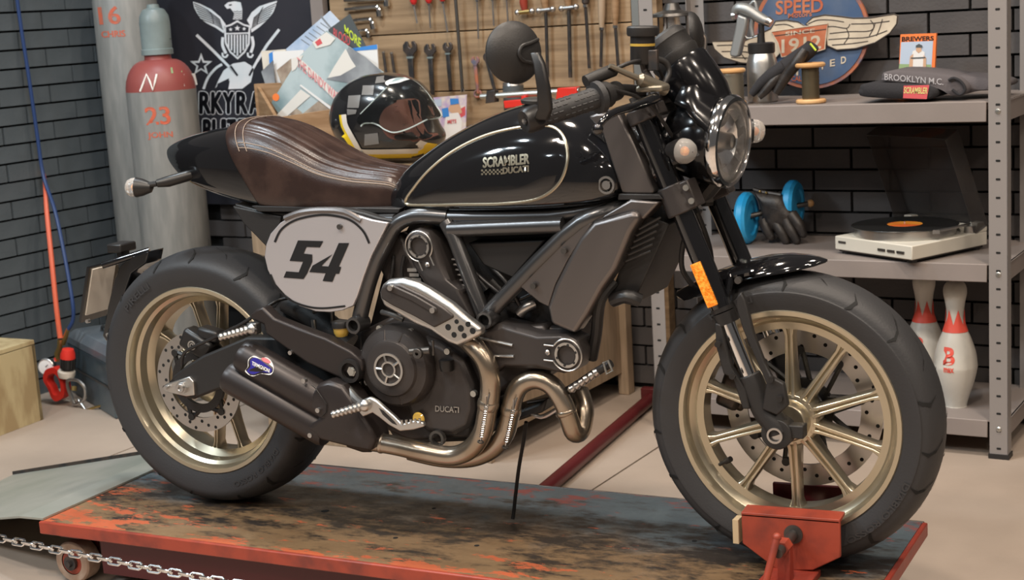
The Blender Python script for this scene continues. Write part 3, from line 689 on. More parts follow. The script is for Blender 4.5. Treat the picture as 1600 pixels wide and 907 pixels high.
MB().tube([HI+V((.02, .02, .01)), V((1.205, -.14, 1.11)), FK(1.0, -.06)+fx*.03, FK(.93, -.05)+fx*.03], .004, 8, 6).build('brake_hose', 'matte_black', bar)
MB().tube([V((1.2, .12, 1.13)), V((1.25, .08, 1.12)), V((1.26, .03, 1.06)), V((1.20, 0, 1.0))], .005, 8, 6).build('wiring', 'matte_black', bar)
# ---- tank
TK = [(.555, .905, .925, .045), (.565, .893, .945, .080), (.60, .886, .985, .105), (.65, .884, 1.018, .120), (.72, .885, 1.056, .132), (.80, .887, 1.088, .142), (.88, .890, 1.109, .150), (.96, .894, 1.113, .154), (1.03, .900, 1.098, .152), (1.08, .908, 1.070, .143), (1.12, .920, 1.03, .122), (1.14, .940, .995, .09), (1.147, .955, .975, .04)]
tkp = smooth_pts([V((a, b, c)) for a, b, c, d in TK], 5); tkw = smooth_pts([V((a, d, 0)) for a, b, c, d in TK], 5)
def tank_dims(x):
    zb = interp([(q.x, q.y) for q in tkp], x); zt = interp([(q.x, q.z) for q in tkp], x); w = interp([(q.x, q.y) for q in tkw], x); return zb, zt, w
NU, ND = 2.1, 5.0
def tank_sec(x, n=40):
    zb, zt, w = tank_dims(x); zm = zb+.36*(zt-zb); l = []
    for i in range(n):
        a = 2*PI*i/n; ca, sa = math.cos(a), math.sin(a); e = NU if sa >= 0 else ND
        l.append(V((x, w*math.copysign(abs(ca)**(2/e), ca), zm+((zt-zm) if sa >= 0 else (zm-zb))*math.copysign(abs(sa)**(2/e), sa))))
    return l
def tank_y(x, z):
    zb, zt, w = tank_dims(x); zm = zb+.36*(zt-zb); f = (z-zm)/((zt-zm) if z >= zm else (zm-zb)); e = NU if z >= zm else ND
    return -w*max(0, 1-min(1, abs(f))**e)**(1/e)
tank = MB().loft([tank_sec(q.x) for q in tkp]).build('fuel_tank', 'gloss_black', bike, smooth=60, label='glossy black teardrop fuel tank')
def on_tank(px, py, lift=.001):
    Y = -.13
    for _i in range(12): p = K(px, py, Y); Y = .5*Y+.5*tank_y(p.x, p.z)
    p = K(px, py, Y); return p+V((0, -lift, 0))
pan = [(634, 318), (648, 292), (675, 262), (712, 234), (758, 212), (806, 200), (850, 196), (874, 205), (885, 228), (886, 255), (876, 283), (856, 303), (828, 314), (780, 319), (720, 320), (670, 321)]
MB().tube([on_tank(x, y, .0) for x, y in [(q.x, q.y) for q in smooth_pts([V((*p, 0)) for p in pan], 6, True)]], .0034, 8, closed=True).build('gold_pinstripe', 'gold', tank)
pin = [((x-765)*.955+764, (y-262)*.91+263) for x, y in pan]
pin = [(q.x, q.y) for q in smooth_pts([V((*p, 0)) for p in pin], 6, True)]
cen = (770, 272); rings = []
for f in (1, .8, .6, .4, .2, .03): rings.append([on_tank(cen[0]+(x-cen[0])*f, cen[1]+(y-cen[1])*f, .0022 if f < 1 else -.0005) for x, y in pin])
MB().loft(rings).build('side_panel', 'gloss_black', tank, smooth=60)
def tank_text(t, x0, x1, y0, y1, name, m, sh=.0, bold=.012, slope=-.09):
    vs, fs = text_fit(t, x1-x0, y1-y0, bold=bold, shear=sh)
    tb_ = MB()
    for dx, dy in ((0, 0), (.55, 0), (-.55, 0), (0, .45), (0, -.45)): tb_.add([on_tank((x0+x1)/2+a+dx, (y0+y1)/2-b+dy+slope*a, .0036) for a, b in vs], fs)
    tb_.build(name, m, tank, smooth=180)
tank_text('SCRAMBLER', 756, 828, 243, 259, 'tank_lettering', 'gold')
tank_text('DUCATI', 787, 827, 260, 270, 'tank_lettering', 'gold', bold=.014)
ck = MB()
for i in range(11):
    for j in range(3):
        if (i+j) % 2 == 0:
            x = 753+i*3.05; y = 263.5+j*2.9-(x-790)*.09*.4
            ck.add([on_tank(x+a, y+b, .0036) for a, b in ((0, 0), (3.05, 0), (3.05, 2.9), (0, 2.9))], [(0, 1, 2, 3)])
ck.build('chequer_strip', 'gold', tank)
MB().lathe([(.028, -.002), (.036, .0), (.038, .007), (.030, .011), (.001, .012)], (.90, 0, 1.108), (0.06, 0, 1), 32).build('fuel_cap', 'steel_dark', tank)
MB().lathe([(.0135, -.002), (.018, .002), (.018, .006), (.0135, .006)], on_tank(949, 289), (0, -1, 0), 24, closed=True).cyl(on_tank(949, 289)+V((0, .01, 0)), on_tank(949, 289)-V((0, .006, 0)), .009, n=12).build('tank_bolt', 'steel', tank)
# ---- seat and tail
def sl_sec(xs, zb, zt, hw, bl, n, pleat=0, zref=1.078, tailmode=False):
    l = []
    for i in range(n):
        a = 2*PI*i/n; ca, sa = math.cos(a), math.sin(a); e = 2.9
        zm = zb+.42*(zt-zb); eb = lerp(2.3, 7, min(1, bl*1.0)) if tailmode else 7; e = lerp(2.1, 2.9, bl) if tailmode else e; z = zm+((zt-zm) if sa >= 0 else (zm-zb))*math.copysign(abs(sa)**(2/(e if sa >= 0 else eb)), sa)
        y = hw*math.copysign(abs(ca)**(2/(e if sa >= 0 else eb)), ca)
        if pleat and sa > 0 and abs(y) < .80*hw: z += pleat*(abs(math.sin(y/hw*PI*4.4))**.55-.8)
        l.append(V((xs+.6*bl*(zref-z), y, z)))
    return l
TL = [(-.088, 1.014, 1.024, .007, 0), (-.081, 1.000, 1.033, .026, .05), (-.055, .974, 1.045, .054, .2), (-.02, .948, 1.056, .080, .4), (.03, .925, 1.066, .098, .65), (.09, .906, 1.074, .110, .9), (.150, .895, 1.078, .117, 1)]
tl = smooth_pts([V(q[:3]) for q in TL], 4); tl2 = smooth_pts([V((q[0], q[3], q[4])) for q in TL], 4)
tail = MB().loft([sl_sec(a.x, a.y, a.z, b.y, b.z, 48, tailmode=True) for a, b in zip(tl, tl2)]).build('tail_cowl', 'gloss_black', bike, smooth=60, label='pointed glossy black tail cowl')
ST = [(.139, .892, 1.080, .119, 1), (.150, .890, 1.090, .123, 1), (.20, .889, 1.094, .126, .9), (.26, .889, 1.078, .127, .72), (.32, .889, 1.046, .126, .52), (.39, .889, 1.008, .122, .3), (.47, .889, .985, .113, .12), (.545, .889, .974, .098, 0), (.575, .892, .965, .090, 0), (.59, .90, .945, .08, 0)]
s1_ = smooth_pts([V(q[:3]) for q in ST], 5); s2_ = smooth_pts([V((q[0], q[3], q[4])) for q in ST], 5)
seat = MB().loft([sl_sec(a.x, a.y, a.z, b.y, b.z, 168, .0075*min(1, max(0, (a.x-.17)/.04))*min(1, max(0, (.578-a.x)/.02))) for a, b in zip(s1_, s2_)]).build('seat', 'leather', bike, smooth=70, label='dark brown ribbed leather seat')
def seat_line(fr, k0, k1, off=0):
    pts = []
    for a, b in list(zip(s1_, s2_))[k0:k1]:
        l = sl_sec(a.x, a.y, a.z, b.y, b.z, 168); j = int(round(84+84*fr)) % 168; pts.append(l[j])
    return pts
def seam(ang, k0, k1):     # ang: section angle in degrees on the near side
    pts = []
    for a, b in list(zip(s1_, s2_))[k0:k1]:
        l = sl_sec(a.x, a.y, a.z, b.y, b.z, 168); q = l[int(round(ang/360*168)) % 168]; pts.append(q+V((0, -.0006, .0006)))
    return pts
for ang in (152, 158): MB().tube(seam(ang, 8, 43), .0011, 5).build('seat_stitching', 'stitch', seat)
def ring_seam(k):
    a, b = s1_[k], s2_[k]; l = sl_sec(a.x, a.y, a.z, b.y, b.z, 168); return [q+V((0, 0, .0012)) for q in l[8:77]]
for k in (8, 10): MB().tube([q+V((0, -.001 if q.y < 0 else .001, 0)) for q in ring_seam(k)], .0011, 5).build('seat_stitching', 'stitch', seat)
slab('seat_pan', [(365, 318), (410, 330), (520, 334), (622, 334), (618, 344), (520, 346), (440, 346), (425, 370), (405, 372), (380, 345)], -.105, .21, 'satin_black', bevel=.004)
slab('subframe_cover', [(362, 322), (440, 338), (430, 380), (424, 395), (400, 370), (380, 350)], -.11, .22, 'matte_black', bevel=.004)
slab('seat_base', [(392, 322), (625, 326), (622, 334), (404, 331)], -.122, .244, 'matte_black', bevel=.002)
# ---- number plate
Yp = -.158
po = zc([(675, 590), (682, 540), (700, 495), (740, 450), (790, 420), (850, 403), (920, 398), (1000, 404), (1060, 418), (1120, 437), (1190, 450), (1160, 510), (1120, 590), (1090, 670), (1062, 755), (1045, 795), (1000, 815), (950, 823), (890, 820), (820, 797), (760, 750), (715, 700), (688, 645)], 160, 180, 2.668)
npl = slab('number_plate', po, Yp, .010, 'plate', bevel=.002, label='brushed aluminium side plate reading 54')
def PF(px, py): return K(px, py, Yp-.0012)
def digit(polys, name='digit'):
    for pl in polys:
        f = [PF(*p) for p in zc(pl, 160, 180, 2.668)]; MB().add(f, [list(range(len(f)))]).build(name, 'black_print', npl)
digit([[(815, 523), (920, 526), (906, 552), (850, 550), (838, 578), (874, 582), (874, 612), (853, 660), (838, 684), (755, 678), (766, 652), (818, 656), (836, 612), (780, 608)]])
digit([[(985, 534), (1028, 534), (985, 632), (995, 634), (986, 662), (972, 662), (958, 696), (918, 692), (930, 660), (862, 655), (876, 628), (960, 580), (912, 630), (942, 632), (985, 534)][:15]])
arc = MB()
def arcs(pts, wd): strip(arc, zc([(q.x, q.y) for q in smooth_pts([V((*p, 0)) for p in pts], 6)], 160, 180, 2.668), wd, PF)
arcs([(718, 530), (745, 478), (800, 440), (880, 420), (950, 418), (1030, 437), (1085, 482), (1112, 535)], 3.4)
arcs([(700, 665), (728, 722), (780, 770), (850, 798), (920, 806), (1012, 797)], 3)
arc.build('plate_outline', 'black_print', npl)
lo_ = zc([(762, 430), (830, 405), (920, 396), (1010, 404), (1080, 440)], 160, 180, 2.668)
MB().tube([K(x, y, Yp+.002) for x, y in lo_], .007, 8, 4).build('plate_rim', 'shroud_grey', npl)
bolt(*zc([(992, 465)], 160, 180, 2.668)[0], Yp, .006, 'steel_dark', npl)
slab('plate_backing', [(x+10, y-4) for x, y in po], Yp+.014, .03, 'matte_black', bevel=.003)
# ---- frame
for sy in (1, -1):
    def fr(pts, r, k=5, cap=True):
        q = [K(*p) for p in pts]; q = [V((p.x, p.y*sy, p.z)) for p in q]
        return MB().tube(q, r, 16, k, cap).build('frame_tube', 'frame_grey', bike)
    fr([(700, 340, -.115), (650, 338, -.125), (619, 352, -.13), (600, 385, -.135), (582, 425, -.135), (570, 465, -.135), (562, 498, -.135)], .0175)
    fr([(430, 338, -.09), (520, 342, -.10), (618, 343, -.125)], .012)
    fr([(697, 347, -.125), (710, 370, -.13), (757, 496, -.13)], .0165, 1)
    fr([(703, 359, -.13), (880, 352, -.13)], .0165, 1)
    fr([(757, 497, -.13), (885, 366, -.13), (940, 335, -.12), (1005, 312, -.06)], .0175, 3)
    fr([(690, 340, -.115), (860, 338, -.115), (960, 318, -.09), (1010, 300, -.04)], .014, 3)
for px, py in ((553, 509), (757, 501)):
    c = K(px, py, -.165); MB().lathe([(.0125, -.004), (.018, -.004), (.019, 0), (.019, .04), (.0125, .04)], c, YA, 24, closed=True).build('frame_lug', 'frame_grey', bike)
    MB().cyl(c+V((0, .012, 0)), c+V((0, .03, 0)), .0125).build('lug_hole', 'hole_dark', bike)
# ---- engine
slab('engine_core', [(640, 350), (700, 345), (925, 340), (890, 420), (880, 505), (800, 520), (640, 530), (575, 520), (600, 420)], -.075, .15, 'matte_black', bevel=.004)
eng = slab('crankcase', [(560, 520), (640, 480), (745, 515), (850, 508), (868, 550), (856, 592), (800, 600), (745, 640), (735, 685), (640, 690), (585, 665), (560, 620)], -.115, .23, 'engine_grey', bevel=.008, label='dark grey v-twin engine block')
def cover(name, pts, Y, th, ins=.012, m='engine_grey'):
    f = T(Y, pts); n = len(f); c = sum(f, V((0, 0, 0)))/n
    inner = [p+(c-p).normalized()*ins+V((0, -.010, 0)) for p in f]
    return MB().loft([inner, f, [p+V((0, th, 0)) for p in f]]).build(name, m, eng, bevel=.003)
cv = cover('belt_cover', zc([(345, 300), (350, 230), (375, 185), (430, 165), (500, 190), (540, 250), (600, 400), (655, 545), (690, 570), (740, 610), (745, 640), (830, 800), (800, 850), (620, 720), (470, 560), (390, 430)], 560, 320, 4.536), -.135, .06)
ch_ = cover('belt_cover', zc([(10, 90), (60, 60), (150, 45), (230, 20), (330, 40), (480, 80), (620, 85), (690, 120), (720, 185), (715, 250), (680, 300), (610, 315), (480, 290), (250, 280), (190, 330), (120, 250)], 720, 500, 3.779), -.14, .06)
def emblem(cx, cy, Y, ro, ri, legs):
    c = K(cx, cy, Y); e = MB().lathe([(ri, 0), (ro, 0), (ro, -.004), (ri, -.004)], c, YA, 40, closed=True)
    g = ro+.007
    a0 = math.atan2(-(legs[0][1]-cy), legs[0][0]-cx)
    a1, a2 = a0+.5, a0+2*PI-.5
    e.tube([c+V((math.cos(a1+(a2-a1)*i/30)*g, -.002, math.sin(a1+(a2-a1)*i/30)*g)) for i in range(31)], .0018, 6)
    dd = (K(*legs[0], Y)-c).normalized(); pp = V((-dd.z, 0, dd.x))
    for s in (-1, 1):
        p = c+dd*g*math.cos(.5)+pp*s*g*math.sin(.5)+V((0, -.002, 0)); e.tube([p, p+dd*.022], .0018, 6)
    e.build('cover_emblem', 'alloy', eng)
    k = MB()
    for i in range(6):
        a = i*PI/3+.3; q = c+V((math.cos(a)*(ri+.001), -.0045, math.sin(a)*(ri+.001))); k.cyl(q, q+V((0, .003, 0)), .003, n=8)
    k.build('emblem_notches', 'matte_black', eng)
    q = c+dd*(ro+.018); MB().lathe([(.006, 0), (.0035, -.002), (.0001, -.001)], q+V((0, -.001, 0)), YA, 12).build('bolt', 'steel', eng)
emblem(655, 385, -.148, .0255, .0205, [(668, 415)]); emblem(886, 555, -.153, .0265, .021, [(853, 551)])
fin = MB()
for i in range(5):
    a = K(640+i*3.4, 423+i*7.6, -.115); b = K(652+i*3.4, 421+i*7.6, -.115); fin.span((a.x-.004, -.118, a.z-.002), (b.x, .1, b.z+.002))
for i in range(7):
    a = K(707+i*3.2, 405+i*8, -.11); fin.span((a.x, -.115, a.z-.0016), (a.x+.016, .1, a.z+.0016))
fin.build('cylinder_fins', 'alloy', eng)
cb = MB().box(K(660, 430, -.03), (.09, .16, .2), Matrix.Rotation(-.45, 3, 'Y')).build('rear_cylinder', 'engine_grey', eng, bevel=.01)
MB().box(K(868, 532, -.04), (.13, .12, .085)).build('front_cylinder', 'engine_grey', eng, bevel=.01)
for a, b in (((746, 528), (801, 540)), ((766, 557), (803, 557))):
    p, q = K(*a, -.152), K(*b, -.152); MB().tube([p, q], .0032, 8).build('highlight_bar', 'alloy', eng)  # bright alloy bars modelled in place of highlights on the belt cover
# alternator cover with spoked emblem
Yk = -.188; cc = K(608, 577.5, Yk); cc0 = V((cc.x, 0, cc.z))
ac = MB().lathe([(.090, .07), (.092, 0), (.090, -.016), (.082, -.028), (.064, -.034), (.060, -.040), (.050, -.043), (.0001, -.044)], (cc.x, Yk+.044, cc.z), YA, 56).build('alternator_cover', 'engine_grey', eng)
e = MB().lathe([(.031, 0), (.036, 0), (.036, -.004), (.031, -.004)], cc, YA, 40, closed=True).lathe([(.014, 0), (.018, 0), (.018, -.004), (.014, -.004)], cc, YA, 28, closed=True)
for i in range(5):
    a = 2*PI*i/5+.6; dd = V((math.cos(a), 0, math.sin(a))); e.tube([cc+dd*.016+V((0, -.002, 0)), cc+dd*.031+V((0, -.002, 0))], .003, 6)
e.build('cover_emblem', 'alloy', eng)
for i in range(3):
    a = (1.2, 1.75, -1.4)[i]; dd = V((math.cos(a), 0, math.sin(a))); MB().tube([cc+dd*.05+V((0, .004, 0)), cc+dd*.083+V((0, .018, 0))], .0022, 6).build('cover_rib', 'engine_grey', eng)
for px, py, Y in ((594, 513, -.15), (642, 518, -.15), (566, 552, -.15), (575, 597, -.16), (700, 549, -.15), (753, 543, -.15), (741, 615, -.15), (749, 705-18, -.14)): bolt(px, py, Y, .0068, 'zinc', eng)
rcv = cover('clutch_cover', [(650, 520), (690, 535), (725, 560), (742, 600), (744, 640), (735, 668), (712, 680), (672, 676), (645, 660), (636, 630)], -.135, .05)
vs, fs = text_fit('DUCATI', 37, 9.5, bold=.015); MB().add([K(698.5+a, 640-b-a*.0+a*.06, -.1475) for a, b in vs], fs).build('case_lettering', 'alloy', eng, smooth=180)
c = K(686, 684, -.14); MB().lathe([(.012, -.0), (.018, .0), (.018, -.012), (.012, -.012)], c, YA, 24, closed=True).build('drain_plug', 'steel_dark', eng)
c = K(654, 552, -.2); MB().cyl(K(640, 550, -.2), K(672, 548, -.19), .008).lathe([(.004, -.008), (.011, -.008), (.012, 0), (.004, 0)], c, YA, 20).cyl(K(676, 532, -.18), K(677, 556, -.18), .003).build('clutch_lever', 'steel_dark', eng, bevel=.001)
c = K(698, 571, -.15); MB().lathe([(.001, -.012), (.014, -.012), (.016, -.004), (.016, .012), (.001, .012)], c+V((0, 0, 0)), (0, 0, 1), 16).build('oil_filler', 'satin_black', eng)
# oil cooler hose fittings at the front
ytube('oil_line', [(880, 615, -.10), (905, 600, -.11), (930, 583, -.12), (955, 568, -.12)], .009, 'matte_black', eng)
c0_ = K(890, 610, -.12); c1_ = K(935, 580, -.125)
MB().tube([lerp(c0_, c1_, t/12) for t in range(13)], [.010 if t % 2 else .0065 for t in range(13)], 12).build('hose_fitting', 'steel', eng)
MB().tube([K(943, 567, -.135), K(950, 564, -.135), K(957, 580, -.135), K(948, 585, -.135)], .0025, 6, closed=True).build('hose_clip', 'zinc', eng)
MB().tube([K(820, 640, -.08), K(845, 652, -.08), K(870, 640, -.08), K(885, 628, -.08)], .005, 8, 4).tube([K(825, 630, -.06), K(880, 620, -.06)], .004, 8).build('oil_line', 'steel', eng)
slab('sump', [(600, 660), (760, 660), (845, 630), (855, 622), (848, 645), (800, 662), (740, 690), (620, 695)], -.085, .17, 'matte_black', bevel=.006)
# starter and wiring seen through the frame
MB().cyl(K(770, 440, -.06), K(800, 470, -.06), .02).cyl(K(740, 430, -.08), K(760, 455, -.08), .012).build('throttle_body', 'satin_black', eng)
for pts in (((735, 420, -.1), (770, 450, -.11), (800, 470, -.1), (830, 460, -.09)), ((760, 410, -.1), (790, 440, -.11), (812, 478, -.1)), ((632, 400, -.12), (628, 430, -.12), (640, 460, -.12)), ((615, 400, -.11), (612, 430, -.12), (606, 455, -.12))):
    ytube('wiring', pts, .0045, 'satin_black', eng)
MB().tube([K(812, 490, -.10), K(822, 480, -.10), K(835, 474, -.09)], .012, 12, 3).build('intake_pipe', 'steel', eng)
slab('intake_panel', zc([(115, 135), (390, 125), (275, 262), (170, 215)], 680, 320, 2.268), -.112, .05, 'satin_black', bevel=.004)
# ---- radiator shroud
sh = slab('radiator_shroud', [(887, 405), (905, 372), (927, 347), (989, 330), (1000, 340), (985, 365), (962, 421), (940, 452), (918, 492), (898, 523), (860, 507), (855, 480), (866, 447)], -.150, .05, 'shroud_grey', bevel=.012, seg=3, label='dark satin metal shroud beside the oil cooler')
slab('shroud_side', [(811, 447), (854, 396), (885, 357), (927, 347), (905, 380), (887, 408), (868, 445), (857, 480), (842, 473)], -.142, .02, 'shroud_grey', sh, bevel=.003)
slab('shroud_top', [(927, 347), (985, 312), (1030, 316), (1004, 345), (989, 331)], -.135, .05, 'shroud_grey', sh, bevel=.005)
slab('air_scoop', [(919, 182), (932, 178), (967, 177), (990, 225), (1022, 298), (1020, 304), (972, 303), (958, 262), (941, 208)], -.125, .03, 'shroud_grey', sh, bevel=.004)
slab('scoop_base', [(966, 303), (1030, 304), (1036, 312), (965, 313)], -.13, .08, 'matte_black', sh, bevel=.002)
for px, py in ((834, 447), (882, 392)): 
    bolt(px, py, -.146, .0065, 'steel_dark', sh)
cl0 = [K(1000, 332, -.10), K(1046, 350, -.10), K(988, 478, -.10), K(950, 470, -.10)]
oc = MB().prism(cl0, [p+V((0, .20, 0)) for p in cl0]).build('oil_cooler', 'matte_black', bike, bevel=.003)
fi = MB()
for i in range(6):
    a = K(990-i*4.6, 352+i*10, -.118); b = K(999-i*4.2, 358+i*10, -.125); c = K(1032-i*3.0, 340+i*10.5, -.118); fi.tube([a, b, c], .0025, 6)
fi.build('cooler_fins', 'satin_black', oc)
MB().tube([K(958, 470, -.11), K(980, 463, -.12), K(1000, 470, -.11)], .014, 10, 3).build('cooler_hose', 'satin_black', oc)
MB().tube([K(960, 440, -.1), K(938, 470, -.12), K(932, 520, -.1), K(925, 560, -.08)], .012, 10, 4).build('cooler_hose', 'matte_black', oc)
# ---- exhaust
ex = ytube('rear_header', [(727, 530, -.15), (740, 541, -.165), (756, 560, -.17), (765, 585, -.17), (766, 612, -.165), (761, 645, -.16), (754, 676, -.155), (735, 702, -.155), (705, 713, -.16), (660, 706, -.175), (620, 697, -.18), (580, 690, -.185)], .0215, 'pipe_steel', k=6, n=20)
ytube('front_header', [(905, 612, -.04), (913, 640, -.06), (908, 672, -.08), (897, 676, -.10), (889, 655, -.11), (880, 630, -.115), (862, 603, -.12), (838, 593, -.125), (815, 601, -.13), (803, 620, -.135), (797, 650, -.135), (788, 680, -.13), (768, 703, -.12), (735, 716, -.12), (690, 716, -.135), (640, 705, -.15)], .0208, 'pipe_steel', k=5, n=20)
def collar(p, q, r, par): MB().tube([p, lerp(p, q, .15), lerp(p, q, .5), lerp(p, q, .85), q], [r, r+.0016, r+.0024, r+.0016, r], 20).build('pipe_collar', 'pipe_steel', par)
collar(K(764, 625, -.164), K(762, 638, -.161), .0215, ex); collar(K(800, 634, -.135), K(797, 648, -.135), .0208, ex); collar(K(883, 640, -.113), K(886, 648, -.112), .0208, ex); collar(K(600, 693, -.182), K(593, 692, -.184), .0215, ex)
def spring(a, b):
    a = V(a); b = V(b); n = 15; d_ = (b-a); u, w_, _ = basis(d_); pts = []
    for i in range(n*6+1): q = i/(n*6); pts.append(a+d_*q+(u*math.cos(i*PI/3)+w_*math.sin(i*PI/3))*.0038)
    s = MB().tube(pts, .0015, 5); s.tube([a-d_*.32+u*.007, a, a+d_*.02], .0018, 5); s.tube([a-d_*.32-u*.007, a], .0018, 5); s.tube([b, b+d_*.12], .0018, 5)
    s.build('exhaust_spring', 'steel', ex)
    t = b+d_*.14; MB().tube([t+(u*math.cos(i*PI/4)+w_*math.sin(i*PI/4))*.006 for i in range(8)], .002, 5, closed=True).build('spring_hook', 'steel_dark', ex)
spring(K(760, 634, -.194), K(752, 684, -.187)); spring(K(802, 640, -.164), K(791, 692, -.159))
# silencers
Ym = -.188
def can(p0, p1, r, name):
    a, b = K(*p0, Ym), K(*p1, Ym); L = (b-a).length
    return a, b, MB().lathe([(r*.70, .012), (r*.78, .0), (r*.92, -.004), (r*.985, .004), (r, .014), (r, L), (r*.9, L+.01), (.001, L+.012)], a, b-a, 40).lathe([(r*.72, .01), (r*.70, .05), (.001, .05)], a, b-a, 32)
a1_, b1_, cb_ = can((383, 556), (515, 632), .0395, 's'); muf = cb_.build('silencer', 'muffler_black', bike, label='twin black exhaust silencers')
a2_, b2_, cb2 = can((361, 589), (508, 672), .0385, 's'); cb2.build('silencer', 'muffler_black', muf)
fpts = T(Ym-.034, [(497, 600), (512, 596), (534, 603), (552, 628), (566, 650), (580, 672), (586, 690), (580, 706), (548, 700), (500, 688), (475, 668), (500, 655), (478, 630)])
bk = [p+V((0, .066, 0)) for p in fpts]; cc_ = sum(fpts, V((0, 0, 0)))/len(fpts)
MB().loft([[p+(cc_-p)*.22+V((0, -.006, 0)) for p in fpts], fpts, bk]).build('collector', 'muffler_black', muf, bevel=.008, seg=3)
MB().tube([K(552, 680, -.188), K(572, 688, -.187), K(582, 690, -.186)], [.030, .028, .0245], 24).build('inlet_sleeve', 'muffler_black', muf)
for px, py, Y in ((476, 595, Ym-.036), (498, 641, Ym-.042), (486, 680, Ym-.036), (567, 690, Ym-.020)): bolt(px, py, Y, .0055, 'steel', muf)
seamz = [K(x, y, Ym-.0425) for x, y in ((486, 602), (492, 606), (510, 632), (509, 645), (502, 652))]; MB().tube(seamz, .0012, 5).build('cover_seam', 'satin_black', muf)
# maker's badge wrapped on the upper silencer
ax = (b1_-a1_).normalized(); tocam = (CAM-a1_); tocam = (tocam-ax*tocam.dot(ax)).normalized(); sd = ax.cross(tocam)
def badge(px, py, lift):
    rd = ray(px, py).normalized(); o = CAM-a1_; ro = o-ax*o.dot(ax); rr = rd-ax*rd.dot(ax); r_ = .0395+lift
    A_ = rr.dot(rr); B_ = 2*ro.dot(rr); C_ = ro.dot(ro)-r_*r_; t = (-B_-math.sqrt(max(0, B_*B_-4*A_*C_)))/(2*A_); return CAM+rd*t
def blob(pts, lift, m, name):
    q = [(p.x, p.y) for p in smooth_pts([V((*p, 0)) for p in zc(pts, 330, 470, 3.36)], 4, True)]; MB().add([badge(x, y, lift) for x, y in q], [list(range(len(q)))]).build(name, m, muf)
blob([(195, 310), (225, 290), (262, 305), (290, 298), (318, 322), (328, 360), (312, 390), (262, 385), (215, 398), (178, 372), (192, 348)], .0004, 'white_paint', 'badge')
blob([(205, 315), (228, 300), (260, 315), (300, 345), (318, 362), (308, 380), (262, 375), (218, 388), (188, 370), (205, 348)], .0008, 'blue_decal', 'badge')
blob([(265, 302), (290, 303), (312, 322), (300, 330), (272, 318)], .0010, 'ink_red', 'badge')
vs, fs = text_fit('TERMIGNONI', 100, 20, bold=.01); MB().add([badge(*zc([(260+a*.93+b*.1, 349-b+a*.42)], 330, 470, 3.36)[0], .0012) for a, b in vs], fs).build('badge_lettering', 'white_paint', muf, smooth=180)
# heat shield
hs = slab('heat_shield', [(591.6, 457), (596, 445), (605, 438), (627, 436), (650, 443), (667, 452), (704, 476), (725, 494.6), (749, 513), (753, 523), (736, 532), (714.6, 542), (699, 537), (672, 518), (646, 507), (619, 491), (598, 480), (593, 467)], -.205, .03, 'alloy', bevel=.010, seg=3, label='perforated aluminium exhaust heat shield')
slab('shield_insert', [(593, 454), (600, 446), (611, 443), (625, 445), (659, 461), (690, 479), (707, 492), (709, 497), (678, 513), (648, 496), (612, 478), (596, 468)], -.2085, .01, 'engine_grey', hs, bevel=.004)
slab('shield_bar', [(600, 449), (604, 444), (611, 445), (650, 463), (682, 482), (683, 489), (676, 491), (640, 470), (603, 455)], -.2115, .008, 'engine_grey', hs, bevel=.003)
bolt(611, 450, -.213, .006, 'steel', hs); bolt(677, 485, -.213, .006, 'steel', hs)
for zx, zy, r in ((605, 725, .0068), (655, 692, .005), (680, 732, .0072), (722, 708, .0058), (640, 770, .0062), (700, 775, .006), (750, 747, .0068)):
    c = K(540+zx/3.78, 320+zy/3.78, -.2056); MB().cyl(c, c+V((0, .004, 0)), r, n=16).build('vent_hole', 'hole_dark', hs)
MB().tube([K(597, 488, -.16), K(612, 492, -.17), K(630, 500, -.17)], .006, 10, 3).build('oxygen_sensor', 'steel_dark', hs)
# ---- swingarm, pegs
sw_ = slab('swingarm', [(268, 590), (290, 572), (316, 556), (385, 527), (440, 528), (480, 540), (550, 555), (560, 600), (480, 600), (400, 592), (345, 608), (302, 625), (280, 622)], -.135, .035, 'matte_black', bevel=.006)
MB().prism([V((p.x, -p.y, p.z)) for p in T(-.135, [(268, 590), (316, 556), (385, 527), (550, 555), (560, 600), (400, 592), (302, 625), (280, 622)])], [V((p.x, -p.y-.035, p.z)) for p in T(-.135, [(268, 590), (316, 556), (385, 527), (550, 555), (560, 600), (400, 592), (302, 625), (280, 622)])]).build('swingarm_side', 'matte_black', sw_, bevel=.006)
MB().box(K(480, 570, 0)+V((0, 0, 0)), (.06, .22, .06)).build('swingarm_bridge', 'matte_black', sw_, bevel=.01)
slab('axle_block', zc([(205, 488), (285, 462), (300, 480), (303, 524), (275, 528), (205, 512)], 160, 370, 2.11), -.143, .012, 'alloy', sw_, bevel=.002)
c = K(284, 606, -.150); MB().cyl(c+V((0, .012, 0)), c-V((0, .004, 0)), .0155, n=6).lathe([(.005, -.003), (.011, -.003), (.011, -.009), (.005, -.009)], c, YA, 20, closed=True).build('axle_nut', 'steel', sw_, bevel=.001)
bolt(260, 606, -.147, .005, 'steel', sw_)
MB().cyl((0, -.13, RC.z), (0, .13, RC.z), .012).build('rear_axle', 'steel', sw_)
MB().box(K(312, 537, -.105), (.085, .045, .05), Matrix.Rotation(.5, 3, 'Y')).box(K(330, 522, -.10), (.06, .04, .03), Matrix.Rotation(.2, 3, 'Y')).build('rear_caliper', 'satin_black', sw_, bevel=.008)
c = K(300, 540, -.133); MB().lathe([(.008, 0), (.0115, 0), (.0115, -.002), (.008, -.002)], c, YA, 24, closed=True).lathe([(.003, 0), (.0055, 0), (.0055, -.002), (.003, -.002)], c, YA, 20, closed=True).build('caliper_mark', 'alloy', sw_)
ytube('rear_brake_hose', [(284, 572, -.13), (290, 550, -.14), (330, 530, -.14), (380, 505, -.14), (420, 478, -.13), (440, 468, -.11), (470, 465, -.1)], .004, 'satin_black', sw_)
